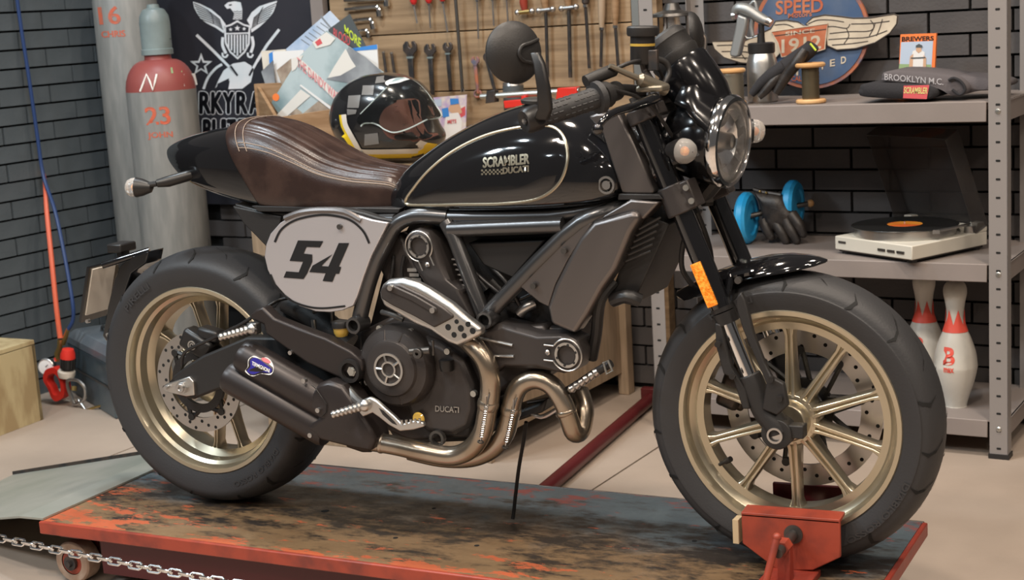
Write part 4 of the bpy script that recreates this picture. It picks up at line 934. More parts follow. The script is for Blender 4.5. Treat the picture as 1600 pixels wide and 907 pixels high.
br = slab('peg_bracket', [(389.5, 493), (399, 484), (409, 480), (427, 498), (467, 514), (508, 529), (547, 549), (563, 563), (567, 575), (562, 590), (549, 600), (529, 591), (479, 568), (431, 534), (415, 523), (411, 508), (393, 500)], -.19, .035, 'muffler_black', bevel=.007, seg=3)
c = K(545, 581, -.198); MB().lathe([(.019, .0), (.026, .0), (.027, .006), (.027, .03), (.019, .03)], c, YA, 32, closed=True).build('pivot_boss', 'satin_black', br)
MB().cyl(c+V((0, .008, 0)), c+V((0, .03, 0)), .019).build('pivot_hole', 'hole_dark', br)
c = K(549, 581, -.192); MB().cyl(c+V((0, .02, 0)), c, .0115, n=6).cyl(c, c-V((0, .003, 0)), .008).build('pivot_bolt', 'zinc', br)
def peg(a, b, r):
    a = V(a); b = V(b); n = 16
    pts = [lerp(a, b, i/n) for i in range(n+1)]
    MB().tube(pts, [r*(1.12 if i % 2 else .86)*(1-.25*i/n) for i in range(n+1)], 10).ball(a, r*1.3).build('foot_peg', 'alloy', br)
peg(K(394, 514, -.20), K(342, 528, -.235), .0105); peg(K(570, 634, -.240), K(518, 649, -.280), .0105)
MB().box(K(397, 513, -.195), (.026, .022, .026)).build('peg_mount', 'steel_dark', br, bevel=.003)
bolt(398, 516, -.207, .004, 'steel', br); bolt(455, 551, -.19, .005, 'steel', br)
slab('brake_pedal', zc([(795, 520), (830, 508), (870, 530), (915, 570), (960, 610), (1000, 650), (1060, 632), (1110, 640), (1118, 662), (1060, 680), (990, 688), (930, 655), (880, 615), (845, 590), (795, 612), (775, 590)], 330, 470, 3.36), -.236, .012, 'alloy', br, bevel=.003)
slab('pedal_slot', zc([(880, 565), (905, 580), (960, 635), (975, 655), (950, 645), (900, 600)], 330, 470, 3.36), -.2368, .004, 'satin_black', br, bevel=0)
MB().tube([K(540, 603, -.19), K(556, 624, -.215), K(568, 634, -.238)], .010, 10, 3).build('peg_arm', 'alloy', br)
c = K(654, 655, -.155); MB().lathe([(.001, -.004), (.012, -.004), (.015, 0), (.001, 0)], c, YA, 24).build('sight_glass', 'fluid', br)
for i in range(5):
    c = K(628+i*7, 662-i*.6, -.236); MB().cyl(c+V((0, 0, -.002)), c+V((0, 0, .007)), .0028, n=8).build('pedal_stud', 'alloy', br)
# rear brake reservoir
c = K(533, 513, -.15); rr_ = MB().lathe([(.001, -.018), (.013, -.018), (.017, -.010), (.018, .004), (.001, .004)], c, (0, 0, 1), 24).build('rear_reservoir', 'fluid', br)
MB().lathe([(.001, .016), (.018, .016), (.020, .012), (.020, .002), (.001, .002)], c, (0, 0, 1), 24).build('reservoir_lid', 'satin_black', br)
ytube('hose', [(520, 505, -.12), (516, 480, -.12), (490, 488, -.12)], .005, 'steel_dark', br)
MB().cyl(K(490, 500, -.12), K(492, 520, -.12), .006).build('brake_switch', 'alloy', br)
ytube('shock_spring_mount', [(450, 470, -.06), (500, 500, -.06), (545, 540, -.06)], .03, 'matte_black', br)
# ---- tail lamp, signals and plate hanger
sg = signal(K(213, 293, -.15), (-.86, -.30, .05), .0235, bike)
MB().tube([K(228, 290, -.145), K(245, 287, -.135)], .007, 10).tube([K(245, 287, -.135), K(262, 284, -.12), K(300, 273, -.08), K(320, 270, -.05)], [.009, .013, .013, .012], 12).build('signal_stalk', 'satin_black', sg)
ph = slab('plate_hanger', [(232, 393), (205, 402), (188, 414), (178, 438), (168, 480), (160, 525), (166, 534), (184, 536), (190, 500), (196, 455), (205, 428), (228, 412)], -.03, .06, 'gloss_black', bevel=.003)
cp_ = K(165, 455, .02); rt = Matrix.Rotation(.32, 3, 'Y')
MB().box(cp_+V((-.012, -.005, .005)), (.004, .085, .125), rt).build('licence_plate', 'cream', ph)
MB().box(cp_+V((-.02, 0, 0)), (.008, .115, .15), rt).build('plate_frame', 'gloss_black', ph)
MB().box(K(190, 386, 0), (.045, .06, .022)).box(K(193, 402, 0), (.02, .03, .05)).build('plate_lamp', 'satin_black', ph, bevel=.004)
MB().cyl(K(160, 415, -.06), K(234, 392, .0), .009).build('hanger_bar', 'gloss_black', ph)
MB().tube([K(200, 520, 0), K(250, 600, .06), K(320, 600, .12), RC+V((.05, .12, .01))], .012, 10, 4).build('hanger_arm', 'satin_black', ph)
for px, py in ((170, 523), (138, 502)): bolt(px, py, -.04, .005, 'steel', ph)
# strap hanging from the engine
e_ = KZ(801, 812, P+.005); ys = e_.y
ytube('drain_strap', [(822, 660, -.03), (818, 690, lerp(-.03, ys, .3)), (811, 730, lerp(-.03, ys, .6)), (806, 770, lerp(-.03, ys, .85)), (803, 798, ys), (801, 811, ys)], .0042, 'matte_black')
# ================================================================== BACKGROUND
def Q(px, py, d): s, z = KR(px, py, d); return R(s, d, z)
NB = LD                                     # into the back wall
def rslab(name, pts, d, th, m, parent, bevel=0, label=None, seg=2):
    f = [Q(x, y, d) for x, y in pts]; return MB().prism(f, [p+NB*th for p in f]).build(name, m, parent, bevel=bevel, seg=seg, label=label)
def rface(name, pts, d, m, parent):
    f = [Q(x, y, d) for x, y in pts]; return MB().add(f, [list(range(len(f)))]).build(name, m, parent)
def rbox(a, b):                             # box between room corners (s, d, z)
    (s0, d0, z0), (s1, d1, z1) = a, b
    return MB().add([R(s, d, z) for s in (s0, s1) for d in (d0, d1) for z in (z0, z1)], [(0, 1, 3, 2), (4, 6, 7, 5), (0, 4, 5, 1), (2, 3, 7, 6), (0, 2, 6, 4), (1, 5, 7, 3)])
def rthing(name, label, cat, s, d, z=0, group=None): return thing(name, label, cat, R(s, d, z), PSI, group)
def rtext(t, cx, cy, wd, h, d, name, m, parent, slope=0., bold=.03, lean=0., **k):
    vs, fs = text_fit(t, wd, h, bold=bold, **k); return MB().add([Q(cx+a+lean*b, cy-b+slope*a, d) for a, b in vs], fs).build(name, m, parent, smooth=180)
def smooth2(pts, k=5, closed=True): return [(q.x, q.y) for q in smooth_pts([V((*p, 0)) for p in pts], k, closed)]
def hit_cyl(px, py, c, r):                  # point of an upright cylinder seen at a pixel
    rd = ray(px, py); o = CAM-c; a = rd.x**2+rd.y**2; b = 2*(o.x*rd.x+o.y*rd.y); q = o.x**2+o.y**2-r*r
    t = (-b-math.sqrt(max(0, b*b-4*a*q)))/(2*a); return CAM+rd*t
# ---- gas cylinders
def gas_text(root, c, r, t, cx, cy, wd, h, slope=-.05, m='stencil', bold=.008):
    vs, fs = text_fit(t, wd, h, bold=bold); sb3 = MB()
    for dx in (-.018*wd, 0, .018*wd) if len(t) < 3 else (-.25, .25): sb3.add([hit_cyl(cx+a+dx+.12*(-b)*1.0, cy-b+slope*a, c, r+.0008) for a, b in vs], fs)
    sb3.build('stencil_lettering', m, root, smooth=180)
c1 = R(-1.535, .335); g1 = thing('gas_cylinder', 'tall grey gas cylinder stencilled 16 in the corner', 'cylinder', c1, PSI)
MB().lathe([(.001, 0), (.112, 0), (.117, .01), (.117, 1.42), (.105, 1.49), (.07, 1.54), (.035, 1.56), (.035, 1.60), (.001, 1.60)], c1, (0, 0, 1), 48).build('cylinder_body', 'cyl_grey', g1)
gas_text(g1, c1, .117, '16', 171, 24, 33, 28); gas_text(g1, c1, .117, 'CHRIS', 177, 53, 37, 10)
c2 = R(-1.19, .56); g2 = thing('gas_cylinder', 'grey gas cylinder with red shoulder and cap stencilled 23', 'cylinder', c2, PSI)
zr = KR(262, 143, .66)[1]; zt_ = KR(250, 85, .56)[1]; zk = KR(250, 8, .56)[1]
MB().lathe([(.001, 0), (.116, 0), (.121, .01), (.121, zr)], c2, (0, 0, 1), 48).build('cylinder_body', 'cyl_grey', g2)
hh = zt_-zr
MB().lathe([(.121, zr)]+[(.048+.073*math.cos(a*PI/16), zr+hh*.86*math.sin(a*PI/16)) for a in range(9)]+[(.046, zr+hh*.9), (.046, zt_)], c2, (0, 0, 1), 48).build('shoulder', 'cyl_red', g2)
MB().lathe([(.046, zt_-.002), (.055, zt_), (.055, zt_+.018), (.052, zt_+.02), (.053, zk-.06), (.050, zk-.035), (.038, zk-.014), (.022, zk-.008), (.020, zk+.004), (.001, zk+.006)], c2, (0, 0, 1), 40).build('valve_cap', 'cap_grey', g2)
for px, py in ((266, 61),):
    p_ = hit_cyl(px, py, c2, .053); MB().cyl(p_, p_-(c2-p_).normalized()*.0+V((0, 0, .002)), .004, n=8).build('cap_hole', 'hole_dark', g2)
gas_text(g2, c2, .121, '23', 246.5, 181, 38, 28); gas_text(g2, c2, .121, 'JOHN', 250.5, 212, 39, 11.5)
nb = MB()
def shoulder_pt(px, py):
    z = KR(px, py, .66)[1]; f = max(0, min(.98, (z-zr)/(hh*.86))); r = .048+.073*math.sqrt(1-f*f) if z > zr else .121; return hit_cyl(px, py, c2, r+.0015)
nb.tube([shoulder_pt(*p) for p in ((219, 143), (224, 130), (229, 116), (234, 127), (239, 141), (242, 129), (245, 116))], .0035, 6).build('painted_letter', 'white_paint', g2)
for pts, m in ((((267, 106), (284, 104), (285, 113), (268, 115)), 'grass_print'), (((288, 116), (305, 115), (309, 133), (288, 135)), 'paper_white'), (((302, 119), (306, 126), (306, 131), (300, 125)), 'ink_red')):
    MB().add([shoulder_pt(*p)+V((0, -.001 if m != 'ink_red' else -.002, .001)) for p in pts], [(0, 1, 2, 3)]).build('sticker', m, g2)
# ---- banner
bn = rthing('banner', 'black cloth banner with white eagle emblem behind the gas cylinders', 'banner', -1.26, .03, .6)
sL = KR(255, 100, .03)[0]; sR = KR(492, 30, .03)[0]
rbox((sL, .026, .62), (sR, .03, 1.62)).build('cloth', 'banner', bn)
rbox((sR, .02, .62), (sR+.055, .05, 1.62)).build('edge_post', 'shelf_paint', bn)
D0, D1, D2, D3 = .0312, .0322, .0332, .0342
def bz(pts): return zc(pts, 250, 0, 4.124)
def bface(pts, d, m, name='emblem'): return rface(name, bz(pts), d, m, bn)
def bline(pts, wd, d, m, name='emblem_line', k=4):
    b = MB(); strip(b, smooth2(bz(pts), k, False) if k else bz(pts), wd, lambda x, y: Q(x, y, d)); return b.build(name, m, bn)
bface([(212, 10), (260, 25), (330, 60), (390, 110), (425, 160), (410, 215), (360, 180), (300, 150), (260, 120), (235, 80), (220, 50)], D0, 'banner_light', 'eagle_wing')
bface([(755, 5), (700, 20), (640, 40), (590, 80), (560, 130), (580, 165), (590, 210), (640, 175), (690, 130), (730, 80), (745, 40)], D0, 'banner_light', 'eagle_wing')
for i in range(7):
    t = i/6
    bline([(218+40*t, 22+100*t), (300+50*t, 62+92*t), (388+18*t, 128+62*t)], 1.1, D1, 'banner')
    bline([(750-55*t, 20+105*t), (670-40*t, 60+95*t), (602-14*t, 118+66*t)], 1.1, D1, 'banner')
bline([(300, 60), (330, 90), (345, 150)], 1.2, D1, 'banner'); bline([(665, 45), (640, 90), (625, 160)], 1.2, D1, 'banner')
bface([(415, 35), (438, 15), (480, 8), (520, 15), (530, 60), (528, 125), (470, 125), (478, 85), (452, 52), (432, 58)], D0, 'banner_light', 'eagle_head')
for y in (70, 84, 98, 112): bline([(474, y), (486, y+8), (498, y), (510, y+8), (524, y)], 1, D1, 'banner', k=0)
bface([(441, 30), (460, 26), (464, 34), (446, 38)], D1, 'banner')
bface([(412, 168), (455, 155), (498, 130), (540, 155), (582, 165), (578, 285), (548, 340), (500, 384), (450, 340), (418, 280)], D0, 'banner_light', 'shield')
bface([(424, 176), (460, 165), (498, 143), (538, 165), (572, 175), (568, 208), (426, 212)], D1, 'banner')
bface([(428, 222), (568, 218), (566, 280), (540, 330), (500, 368), (456, 330), (430, 276)], D1, 'banner')
for i in range(7):
    x = 442+i*19; yb = 300+60*(1-abs(i-3)/3.4); bface([(x-5, 224), (x+5, 224), (x+5, yb), (x-5, yb)], D2, 'banner_light', 'shield_stripe')
def star(cx, cy, r, d, m):
    bface([(cx+math.sin(i*PI/5)*(r if i % 2 == 0 else r*.42), cy-math.cos(i*PI/5)*(r if i % 2 == 0 else r*.42)) for i in range(10)], d, m, 'star')
star(498, 182, 20, D2, 'banner_light'); star(455, 190, 14, D2, 'banner_light'); star(542, 186, 14, D2, 'banner_light')
star(265, 418, 76, D0, 'banner_light'); star(265, 420, 44, D1, 'banner')
for a, b in (((405, 240), (425, 345)), ((592, 235), (585, 340))): bline([a, ((a[0]+b[0])/2+(-12 if a[0] < 500 else 12), (a[1]+b[1])/2), b], 4.5, D0, 'banner_light', 'laurel')
for cx in (425, 588): bline([(cx-22, 340), (cx-20, 362), (cx, 368), (cx+12, 350)], 3, D0, 'banner_light', 'scroll')
bline([(235, 225), (330, 315), (410, 395)], 4.5, D0, 'banner_light', 'rifle', 0); bline([(410, 395), (455, 440), (500, 488)], 4, D0, 'banner_light', 'rifle', 0)
bline([(768, 190), (690, 290), (625, 395)], 4.5, D0, 'banner_light', 'rifle', 0); bline([(625, 395), (600, 440), (575, 488)], 4, D0, 'banner_light', 'rifle', 0)
bface([(470, 410), (545, 398), (590, 425), (600, 470), (585, 530), (530, 572), (440, 575), (450, 520), (380, 545), (355, 570), (375, 520), (410, 455)], D0, 'banner_light', 'helmet_print')
bface([(370, 540), (445, 505), (440, 572), (365, 572)], D1, 'banner'); bline([(455, 425), (500, 488)], 3, D1, 'banner', k=0); bline([(600, 440), (575, 488)], 3, D1, 'banner', k=0)
bline([(280, 575), (310, 500), (360, 440), (400, 415)], 4, D0, 'banner_light', 'helmet_print')
def bletter(ch_, cx, cy, wd, h):
    X, Y_ = bz([(cx, cy)])[0]
    vs, fs = text_fit(ch_, wd/4.124*.80, h/4.124*.84, bold=0.)
    for rad, d, m in ((2.9, D0, 'banner_light'), (1.55, D1, 'banner')):
        b = MB()
        for i in range(9):
            dx, dy = (math.cos(i*PI/4)*rad, math.sin(i*PI/4)*rad) if i < 8 else (0, 0)
            b.add([Q(X+u_+dx, Y_-v_+dy-.02*u_, d) for u_, v_ in vs], fs)
        b.build('banner_letter', m, bn, smooth=180)
for c_, x in zip('MARKYRAMONES', (120, 206, 290, 367, 440, 528, 612, 706, 800, 885, 968, 1045)): bletter(c_, x, 663, 80 if c_ != 'M' else 92, 158)
for c_, x in zip('BLITZKRIEG', (305, 365, 410, 460, 528, 600, 672, 726, 780, 850)): bletter(c_, x, 838, 60 if c_ != 'I' else 26, 155)
# ---- peg board of wooden planks and the bench in front of it
pgb = rthing('tool_board', 'wooden plank tool board fixed to the wall above the bench', 'tool board', -.2, .025, .83)
for z0, z1 in ((.832, 1.033), (1.037, 1.2385), (1.2425, 1.445), (1.449, 1.65)):
    rbox((-.815, .012, z0), (.392, .048+random.uniform(-.002, .002), z1)).build('plank', 'wood_board', pgb, bevel=.002)
rbox((.396, .012, .83), (.440, .05, 1.66)).build('steel_channel', 'zinc', pgb)
BZ = .872
be_ = rthing('workbench', 'wooden workbench with plywood end panel below the tool board', 'workbench', -.25, .45)
rbox((-.66, .05, BZ-.04), (.335, 1.0, BZ)).build('bench_top', 'wood_bench', be_, bevel=.003)
rbox((.308, .06, .075), (.326, .94, BZ-.04)).build('end_panel', 'wood_bench', be_, bevel=.002)
for s, d in ((-.49, .06), (-.49, .90), (.315, .06)):
    if 1:
        rbox((s-.03 if s < 0 else s-.005, d, 0), (s+.02 if s < 0 else s+.035, d+.045, BZ-.04)).build('leg', 'wood_bench', be_, bevel=.003)
rbox((-.47, .925, .0), (.308, .945, BZ-.04)).build('shading_front_panel', 'wood_bench', be_, bevel=.002)  # panel added to close the bench front and darken the floor beneath
tp_ = rthing('timber_post', 'brown timber plank standing against the wall beside the shelf', 'timber', .46, .05)
f0 = [KR(1010, 420, .06)[0], KR(1031, 420, .06)[0]]
rbox((max(f0[0], .445), .012, 0), (max(f0[1], .49), .06, 1.66)).build('plank', 'wood_board', tp_, bevel=.002)
# ---- tools on the board
DT = .062
def zt4(pts): return zc(pts, 500, 0, 4.123)
def zt5(pts): return zc(pts, 780, 0, 4.121)
def tool_tube(root, name, pts, r, m, d=DT, n=10, k=0): return MB().tube([Q(x, y, d) for x, y in pts], r, n, k).build(name, m, root)
GL = 'socket wrenches on the tool board'
for i, (pts, r, lb) in enumerate((([(160, 2), (410, -8), (428, -4), (430, 40)], .0085, 'uppermost'), ([(165, 62), (350, 44), (376, 54), (386, 105)], .0085, 'second from the top'), ([(208, 135), (310, 124), (332, 134), (345, 188)], .0075, 'third from the top'), ([(250, 200), (292, 194), (306, 204), (314, 243)], .0065, 'lowest'))):
    z = zt4(pts); t = rthing('socket_wrench', 'chrome L-shaped socket wrench, %s of the four on the board' % lb, 'wrench', *KR(*z[0], DT)[:1], DT, KR(*z[0], DT)[1], GL)
    tool_tube(t, 'shank', z, r, 'chrome', k=4); tool_tube(t, 'socket', [lerp(V(z[2]), V(z[3]), .35), z[3]], r*1.3, 'chrome', n=6); tool_tube(t, 'collar', [lerp(V(z[0]), V(z[1]), .28), lerp(V(z[0]), V(z[1]), .36)], r*1.15, 'chrome')
GS = 'screwdrivers on the tool board'
for xh, yh, xe, ye, hm, lb in ((604, 30, 626, 150, 'screw_red', 'red-handled screwdriver with short blade, leftmost of the red ones'), (702, 22, 712, 180, 'screw_red', 'red-handled screwdriver, middle of the three red ones'), (790, 10, 822, 205, 'screw_red', 'red-handled screwdriver with long blade beside the long rod'),
                           (1012, -4, 1021, 250, 'iron', 'dark-handled long screwdriver right of the long rod'), (1112, -8, 1120, 165, 'iron', 'dark-handled screwdriver above the round mirror'), (1202, -10, 1212, 150, 'iron', 'dark-handled screwdriver right of two others above the mirror')):
    z = zt4([(xh-12, yh-140), (xh, yh), (xe, ye)]); sz = KR(*z[1], DT)
    t = rthing('screwdriver', lb, 'screwdriver', sz[0], DT, sz[1], GS)
    MB().tube([Q(*lerp(V(z[0]), V(z[1]), f), DT+.006) for f in (0, .08, .5, .85, .95, 1)], [.009, .012, .0125, .0125, .009, .006], 12).build('handle', hm, t)
    tool_tube(t, 'ferrule', [z[1], lerp(V(z[1]), V(z[2]), .06)], .0065, 'chrome', DT+.006); tool_tube(t, 'blade', [z[1], z[2]], .0032, 'steel', DT+.006)
GW = 'open-ended spanners on the tool board'
for cx, cy, wd, bx, by, m, band, lb in ((577, 312, 92, 592, 540, 'iron', 1, 'largest black open-ended spanner, just right of the records'), (706, 322, 78, 723, 612, 'iron', 1, 'black open-ended spanner, second from the left'), (820, 306, 64, 838, 585, 'iron', 1, 'black open-ended spanner next to the long rod'), (997, 392, 54, 1016, 605, 'sign_rim', 0, 'small rusty brown spanner right of the long rod'), (1078, 372, 60, 1124, 590, 'iron', 0, 'dark spanner half hidden behind the round mirror')):
    s_, z_ = KR(*zt4([(cx, cy)])[0], DT); t = rthing('spanner', lb, 'spanner', s_, DT, z_, GW); r = wd/2
    hd = [(cx-r*.16, cy-r*.15), (cx-r*.32, cy-r*.95), (cx-r*.62, cy-r*.98), (cx-r*.98, cy-r*.45), (cx-r*.95, cy+r*.35), (cx-r*.45, cy+r*.9), (cx-r*.38, cy+r*1.25), (cx+r*.42, cy+r*1.25), (cx+r*.5, cy+r*.85), (cx+r*.98, cy+r*.25), (cx+r*.9, cy-r*.55), (cx+r*.5, cy-r*1.05), (cx+r*.18, cy-r*.95), (cx+r*.34, cy-r*.2), (cx+r*.1, cy+r*.05)]
    rslab('jaw', zt4(hd), DT+.008, .008, m, t, bevel=.0015); hw = r*.38
    rslab('shaft', zt4([(cx-hw, cy+r*1.2), (cx+hw, cy+r*1.2), (bx+hw*.8, by), (bx-hw*.8, by)]), DT+.007, .007, m, t, bevel=.002)
    if band: rslab('band', zt4([(cx-hw-3, cy+r*1.15), (cx+hw+3, cy+r*1.1), (cx+hw+3, cy+r*1.4), (cx-hw-3, cy+r*1.45)]), DT+.009, .009, 'cap_grey', t)
    if m == 'sign_rim': tool_tube(t, 'ring_end', [zt4([(bx+math.cos(a)*22, by+math.sin(a)*22)])[0] for a in [i*PI/5 for i in range(10)]]+[zt4([(bx+22, by)])[0]], .004, m)
z = zt4([(872, -20), (900, 330), (918, 575), (921, 592)]); s_, z_ = KR(*z[0], DT); t = rthing('long_rod', 'long thin grey metal rod hanging on the tool board', 'rod', s_, DT, z_)
tool_tube(t, 'rod', z[:3], .0058, 'steel_dark', DT+.02); tool_tube(t, 'tip', z[2:], .008, 'chrome', DT+.02)
GP = 'hex keys beside the records'
for x0, y0, x1, y1, lb in ((408, 332, 430, 500, 'left one'), (460, 336, 484, 500, 'right one')):
    z = zt4([(x0, y0), (x1, y1)]); s_, z_ = KR(*z[0], DT); t = rthing('hex_key', 'dark steel hex key right of the records, %s of two' % lb, 'tool', s_, DT, z_, GP)
    tool_tube(t, 'shaft', z, .005, 'iron', n=6); tool_tube(t, 'end', [z[0], lerp(V(z[0]), V(z[1]), .06)], .006, 'steel', n=6)
GT = 'T-handled tools on the tool board'
for i, (bx, by, w2, re, lb, hm) in enumerate(((165, 76, 58, None, 'T-handled tool with reddish handle above the round mirror', 'red_paint'), (300, 64, 56, (312, 498), 'T-handled rod with brass crossbar, middle of the three', 'wood_crate'), (448, 50, 58, (458, 500), 'T-handled rod with thick shaft, rightmost of the three', 'wood_crate'))):
    s_, z_ = KR(*zt5([(bx, by)])[0], DT); t = rthing('t_handle_tool', lb, 'tool', s_, DT, z_, GT)
    tool_tube(t, 'crossbar', zt5([(bx-w2, by+6), (bx+w2, by-6)]), .0075, 'brass' if i < 1 else 'steel', DT+.012)
    for sg_ in (-1, 1): MB().ball(Q(*zt5([(bx+sg_*w2*.8, by-sg_*5)])[0], DT+.012), .011).build('crossbar_knob', 'steel', t)
    MB().tube([Q(*p, DT+.008) for p in zt5([(bx-8, by-130), (bx-8, by-60), (bx-2, by-6)])], [.012, .014, .010], 12).build('handle', hm, t)
    if re: tool_tube(t, 'shaft', zt5([(bx, by), re]), .0045+.001*i, 'iron', DT+.008)
GF = 'files hung on the tool board'
for hx, hy, fe_, ex_, ey_, hm, lb in ((556, -20, 36, 580, 440, 'iron', 'slim file with chrome ferrule, leftmost of the three files'), (660, -30, 184, 655, 432, 'wood_bench', 'file with brown wooden handle and bright ferrule'), (748, -30, 170, 766, 425, 'wood_crate', 'file with pale wooden handle, nearest the steel channel')):
    s_, z_ = KR(*zt5([(hx, fe_)])[0], DT); t = rthing('file', lb, 'file', s_, DT, z_, GF)
    MB().tube([Q(*p, DT+.006) for p in zt5([(hx, hy-60), (hx, hy), (hx, (hy+fe_)/2+10), (hx, fe_-8)])], [.010, .013, .0125, .008], 12).build('handle', hm, t)
    tool_tube(t, 'ferrule', zt5([(hx, fe_-8), (hx, fe_+10)]), .009, 'chrome', DT+.006); tool_tube(t, 'blade', zt5([(hx, fe_), (ex_, ey_)]), .0052, 'iron', DT+.006, n=6)
# ---- on the bench
pc = rthing('pipe_clamp', 'grey bar clamp with red jaws lying on the bench', 'clamp', *KR(830, 150, .2)[:1], .2, BZ)
tool_tube(pc, 'bar', [(752, 151), (905, 141)], .010, 'zinc', .2); rslab('jaw', [(760, 142), (772, 141), (773, 160), (758, 162)], .215, .03, 'iron', pc, bevel=.002)
rslab('jaw', [(870, 138), (900, 136), (902, 152), (868, 156)], .215, .03, 'red_plastic', pc, bevel=.003); rslab('jaw', [(814, 150), (821, 149), (822, 168), (815, 169)], .22, .02, 'red_plastic', pc, bevel=.002); rslab('foot', [(786, 158), (832, 154), (832, 165), (788, 170)], .22, .03, 'red_plastic', pc, bevel=.003)
tc2 = rthing('tin_can', 'small tin can with dark label on the bench behind the grip', 'can', KR(802, 140, .12)[0], .12, BZ)
zt2 = KR(802, 128, .12)[1]
MB().lathe([(.001, BZ), (.034, BZ), (.035, BZ+.002), (.035, zt2-.002), (.034, zt2), (.001, zt2-.004)], R(KR(802, 140, .12)[0], .12), (0, 0, 1), 28).build('can_body', 'steel', tc2)
MB().lathe([(.0356, BZ+.02), (.0356, zt2-.012)], R(KR(802, 140, .12)[0], .12), (0, 0, 1), 28).build('can_label', 'paper_dark', tc2)
bc = rthing('baseball_card', 'white baseball card leaning on the tool board beside the helmet', 'card', KR(700, 180, .11)[0], .11, BZ, 'baseball cards')
rslab('card_body', [(672, 153), (729, 148), (727, 232), (673, 236)], .11, .003, 'ball_print', bc)
for pts, m in ((((705, 160), (718, 163), (722, 176), (712, 182), (700, 172)), 'skin'), (((697, 178), (716, 176), (722, 190), (720, 215), (698, 222), (694, 200)), 'paper_white'), (((690, 170), (700, 168), (702, 182), (692, 184)), 'ink_blue'), (((703, 154), (716, 154), (717, 162), (704, 164)), 'ink_blue'), (((716, 172), (727, 166), (727, 180), (720, 184)), 'ink_red'), (((674, 156), (690, 155), (690, 166), (675, 168)), 'sky_print')):
    rface('card_print', pts, .1105+.0004*(len(bc.children) % 5), m, bc)
rtext('METS', 706, 190, 14, 6, .1135, 'card_lettering', 'ink_red', bc, slope=-.1)
# crate of records
cr = rthing('record_crate', 'wooden crate full of record sleeves on the bench beside the helmet', 'crate', KR(470, 230, .60)[0], .60, BZ)
A_ = Q(430, 184, .68); B_ = Q(610, 157, .60); C_ = Q(399, 131, .56); A_d = V((A_.x, A_.y, BZ)); B_d = V((B_.x, B_.y, BZ)); C_d = V((C_.x, C_.y, BZ))
def board(a, b, c, d, th, name, par, m='wood_crate'):
    n = (b-a).cross(d-a).normalized()*th; return MB().prism([a, b, c, d], [p+n for p in (a, b, c, d)]).build(name, m, par, bevel=.002)
board(A_d, B_d, B_, A_, -.012, 'front_board', cr); board(C_d, A_d, A_, C_, -.012, 'end_board', cr)
D_ = B_+(C_-A_); D_d = V((D_.x, D_.y, BZ)); D_.z = C_.z; board(C_d, D_d, D_, C_, .012, 'back_board', cr); board(B_d, D_d, D_, B_, -.012, 'end_board', cr); board(A_d+V((0, 0, .003)), B_d+V((0, 0, .003)), D_d+V((0, 0, .003)), C_d+V((0, 0, .003)), .008, 'floor_board', cr)
GR = 'record sleeves in the crate'
def sleeve(pts, d, m, lb):
    s_, z_ = KR(*pts[0], d); t = rthing('record_sleeve', lb, 'record sleeve', s_, d, z_, GR); rslab('cover', pts, d, .004, m, t); return t
sleeve([(408, 80), (446, 77), (450, 165), (418, 168)], .5200, 'paper_cream', 'cream record sleeve at the far left of the crate')
t = sleeve([(420, 84), (427, 80), (430, 100), (421, 102)], .5300, 'ink_blue', 'narrow blue record edge between the cream sleeves')
sleeve([(426, 81), (474, 78), (480, 168), (432, 170)], .5350, 'paper_white', 'off-white record sleeve leaning behind the band cover')
t = sleeve([(443, 80), (515, 17), (530, 33), (535, 120), (455, 140)], .5070, 'paper_blue', 'pale sleeve with printed track list sticking up at the back')
for i in range(6): rface('print_line', [(470+i*6, 62-i*5.2), (471+i*6, 61-i*5.2), (484+i*6, 70-i*5.2), (483+i*6, 71-i*5.2)], .5075, 'cover_grey', t)
rface('print_line', [(500, 26), (502, 24), (519, 44), (517, 46)], .5075, 'cover_grey', t)
t = sleeve([(513, 46), (546, 22), (575, 80), (570, 130), (520, 130)], .5250, 'paper_dark', 'dark sleeve with red and lime lettering')
rtext('BLOOD', 534, 58, 26, 15, .5258, 'sleeve_lettering', 'ink_red', t, slope=.5550, bold=.02); rtext('MORE', 551, 57, 26, 15, .5258, 'sleeve_lettering', 'ink_green', t, slope=.9, bold=.02)
t = sleeve([(550, 76), (589, 70), (593, 140), (560, 150)], .5400, 'paper_white', 'white sleeve with bright blue top edge'); rface('blue_edge', [(550, 75.5), (589, 69.5), (589.5, 77), (551, 80)], .5408, 'ink_blue', t)
sleeve([(408, 112), (426, 95), (430, 135), (422, 155)], .5500, 'cover_grey', 'dark grey sleeve corner at the left end of the crate')
t = sleeve([(432, 110), (454, 92), (470, 140), (448, 155)], .5550, 'cover_brown', 'brown sleeve between the cream one and the band cover')
t = sleeve([(510, 48), (545, 73), (600, 114), (598, 150), (552, 182), (440, 186), (424, 160), (454, 112), (468, 88), (490, 66)], .5800, 'cover_teal', 'large band cover with pink title letters leaning at the front')
for pts, m in ((((545, 73), (572, 90), (597, 112), (570, 118), (545, 130), (510, 124), (530, 100)), 'cover_grey'), (((540, 76), (548, 92), (556, 104), (532, 118), (512, 122), (522, 104)), 'cover_white'), (((432, 180), (470, 140), (485, 150), (460, 172), (446, 184)), 'cover_white'), (((488, 66), (510, 50), (524, 60), (516, 70), (494, 76)), 'cover_white'), (((492, 66), (500, 60), (504, 68), (496, 72)), 'ink_red'),
                (((470, 180), (500, 156), (530, 172), (520, 182)), 'cover_brown'), (((446, 176), (462, 168), (472, 176), (464, 184)), 'cover_brown'), (((455, 92), (474, 86), (462, 108), (456, 112)), 'cover_white')):
    rface('cover_print', pts, .5808+.0003*(len(t.children) % 6), m, t)
rface('cover_print', [(431+5.5*math.cos(a*PI/6), 152+6*math.sin(a*PI/6)) for a in range(12)], .5812, 'ink_orange', t)
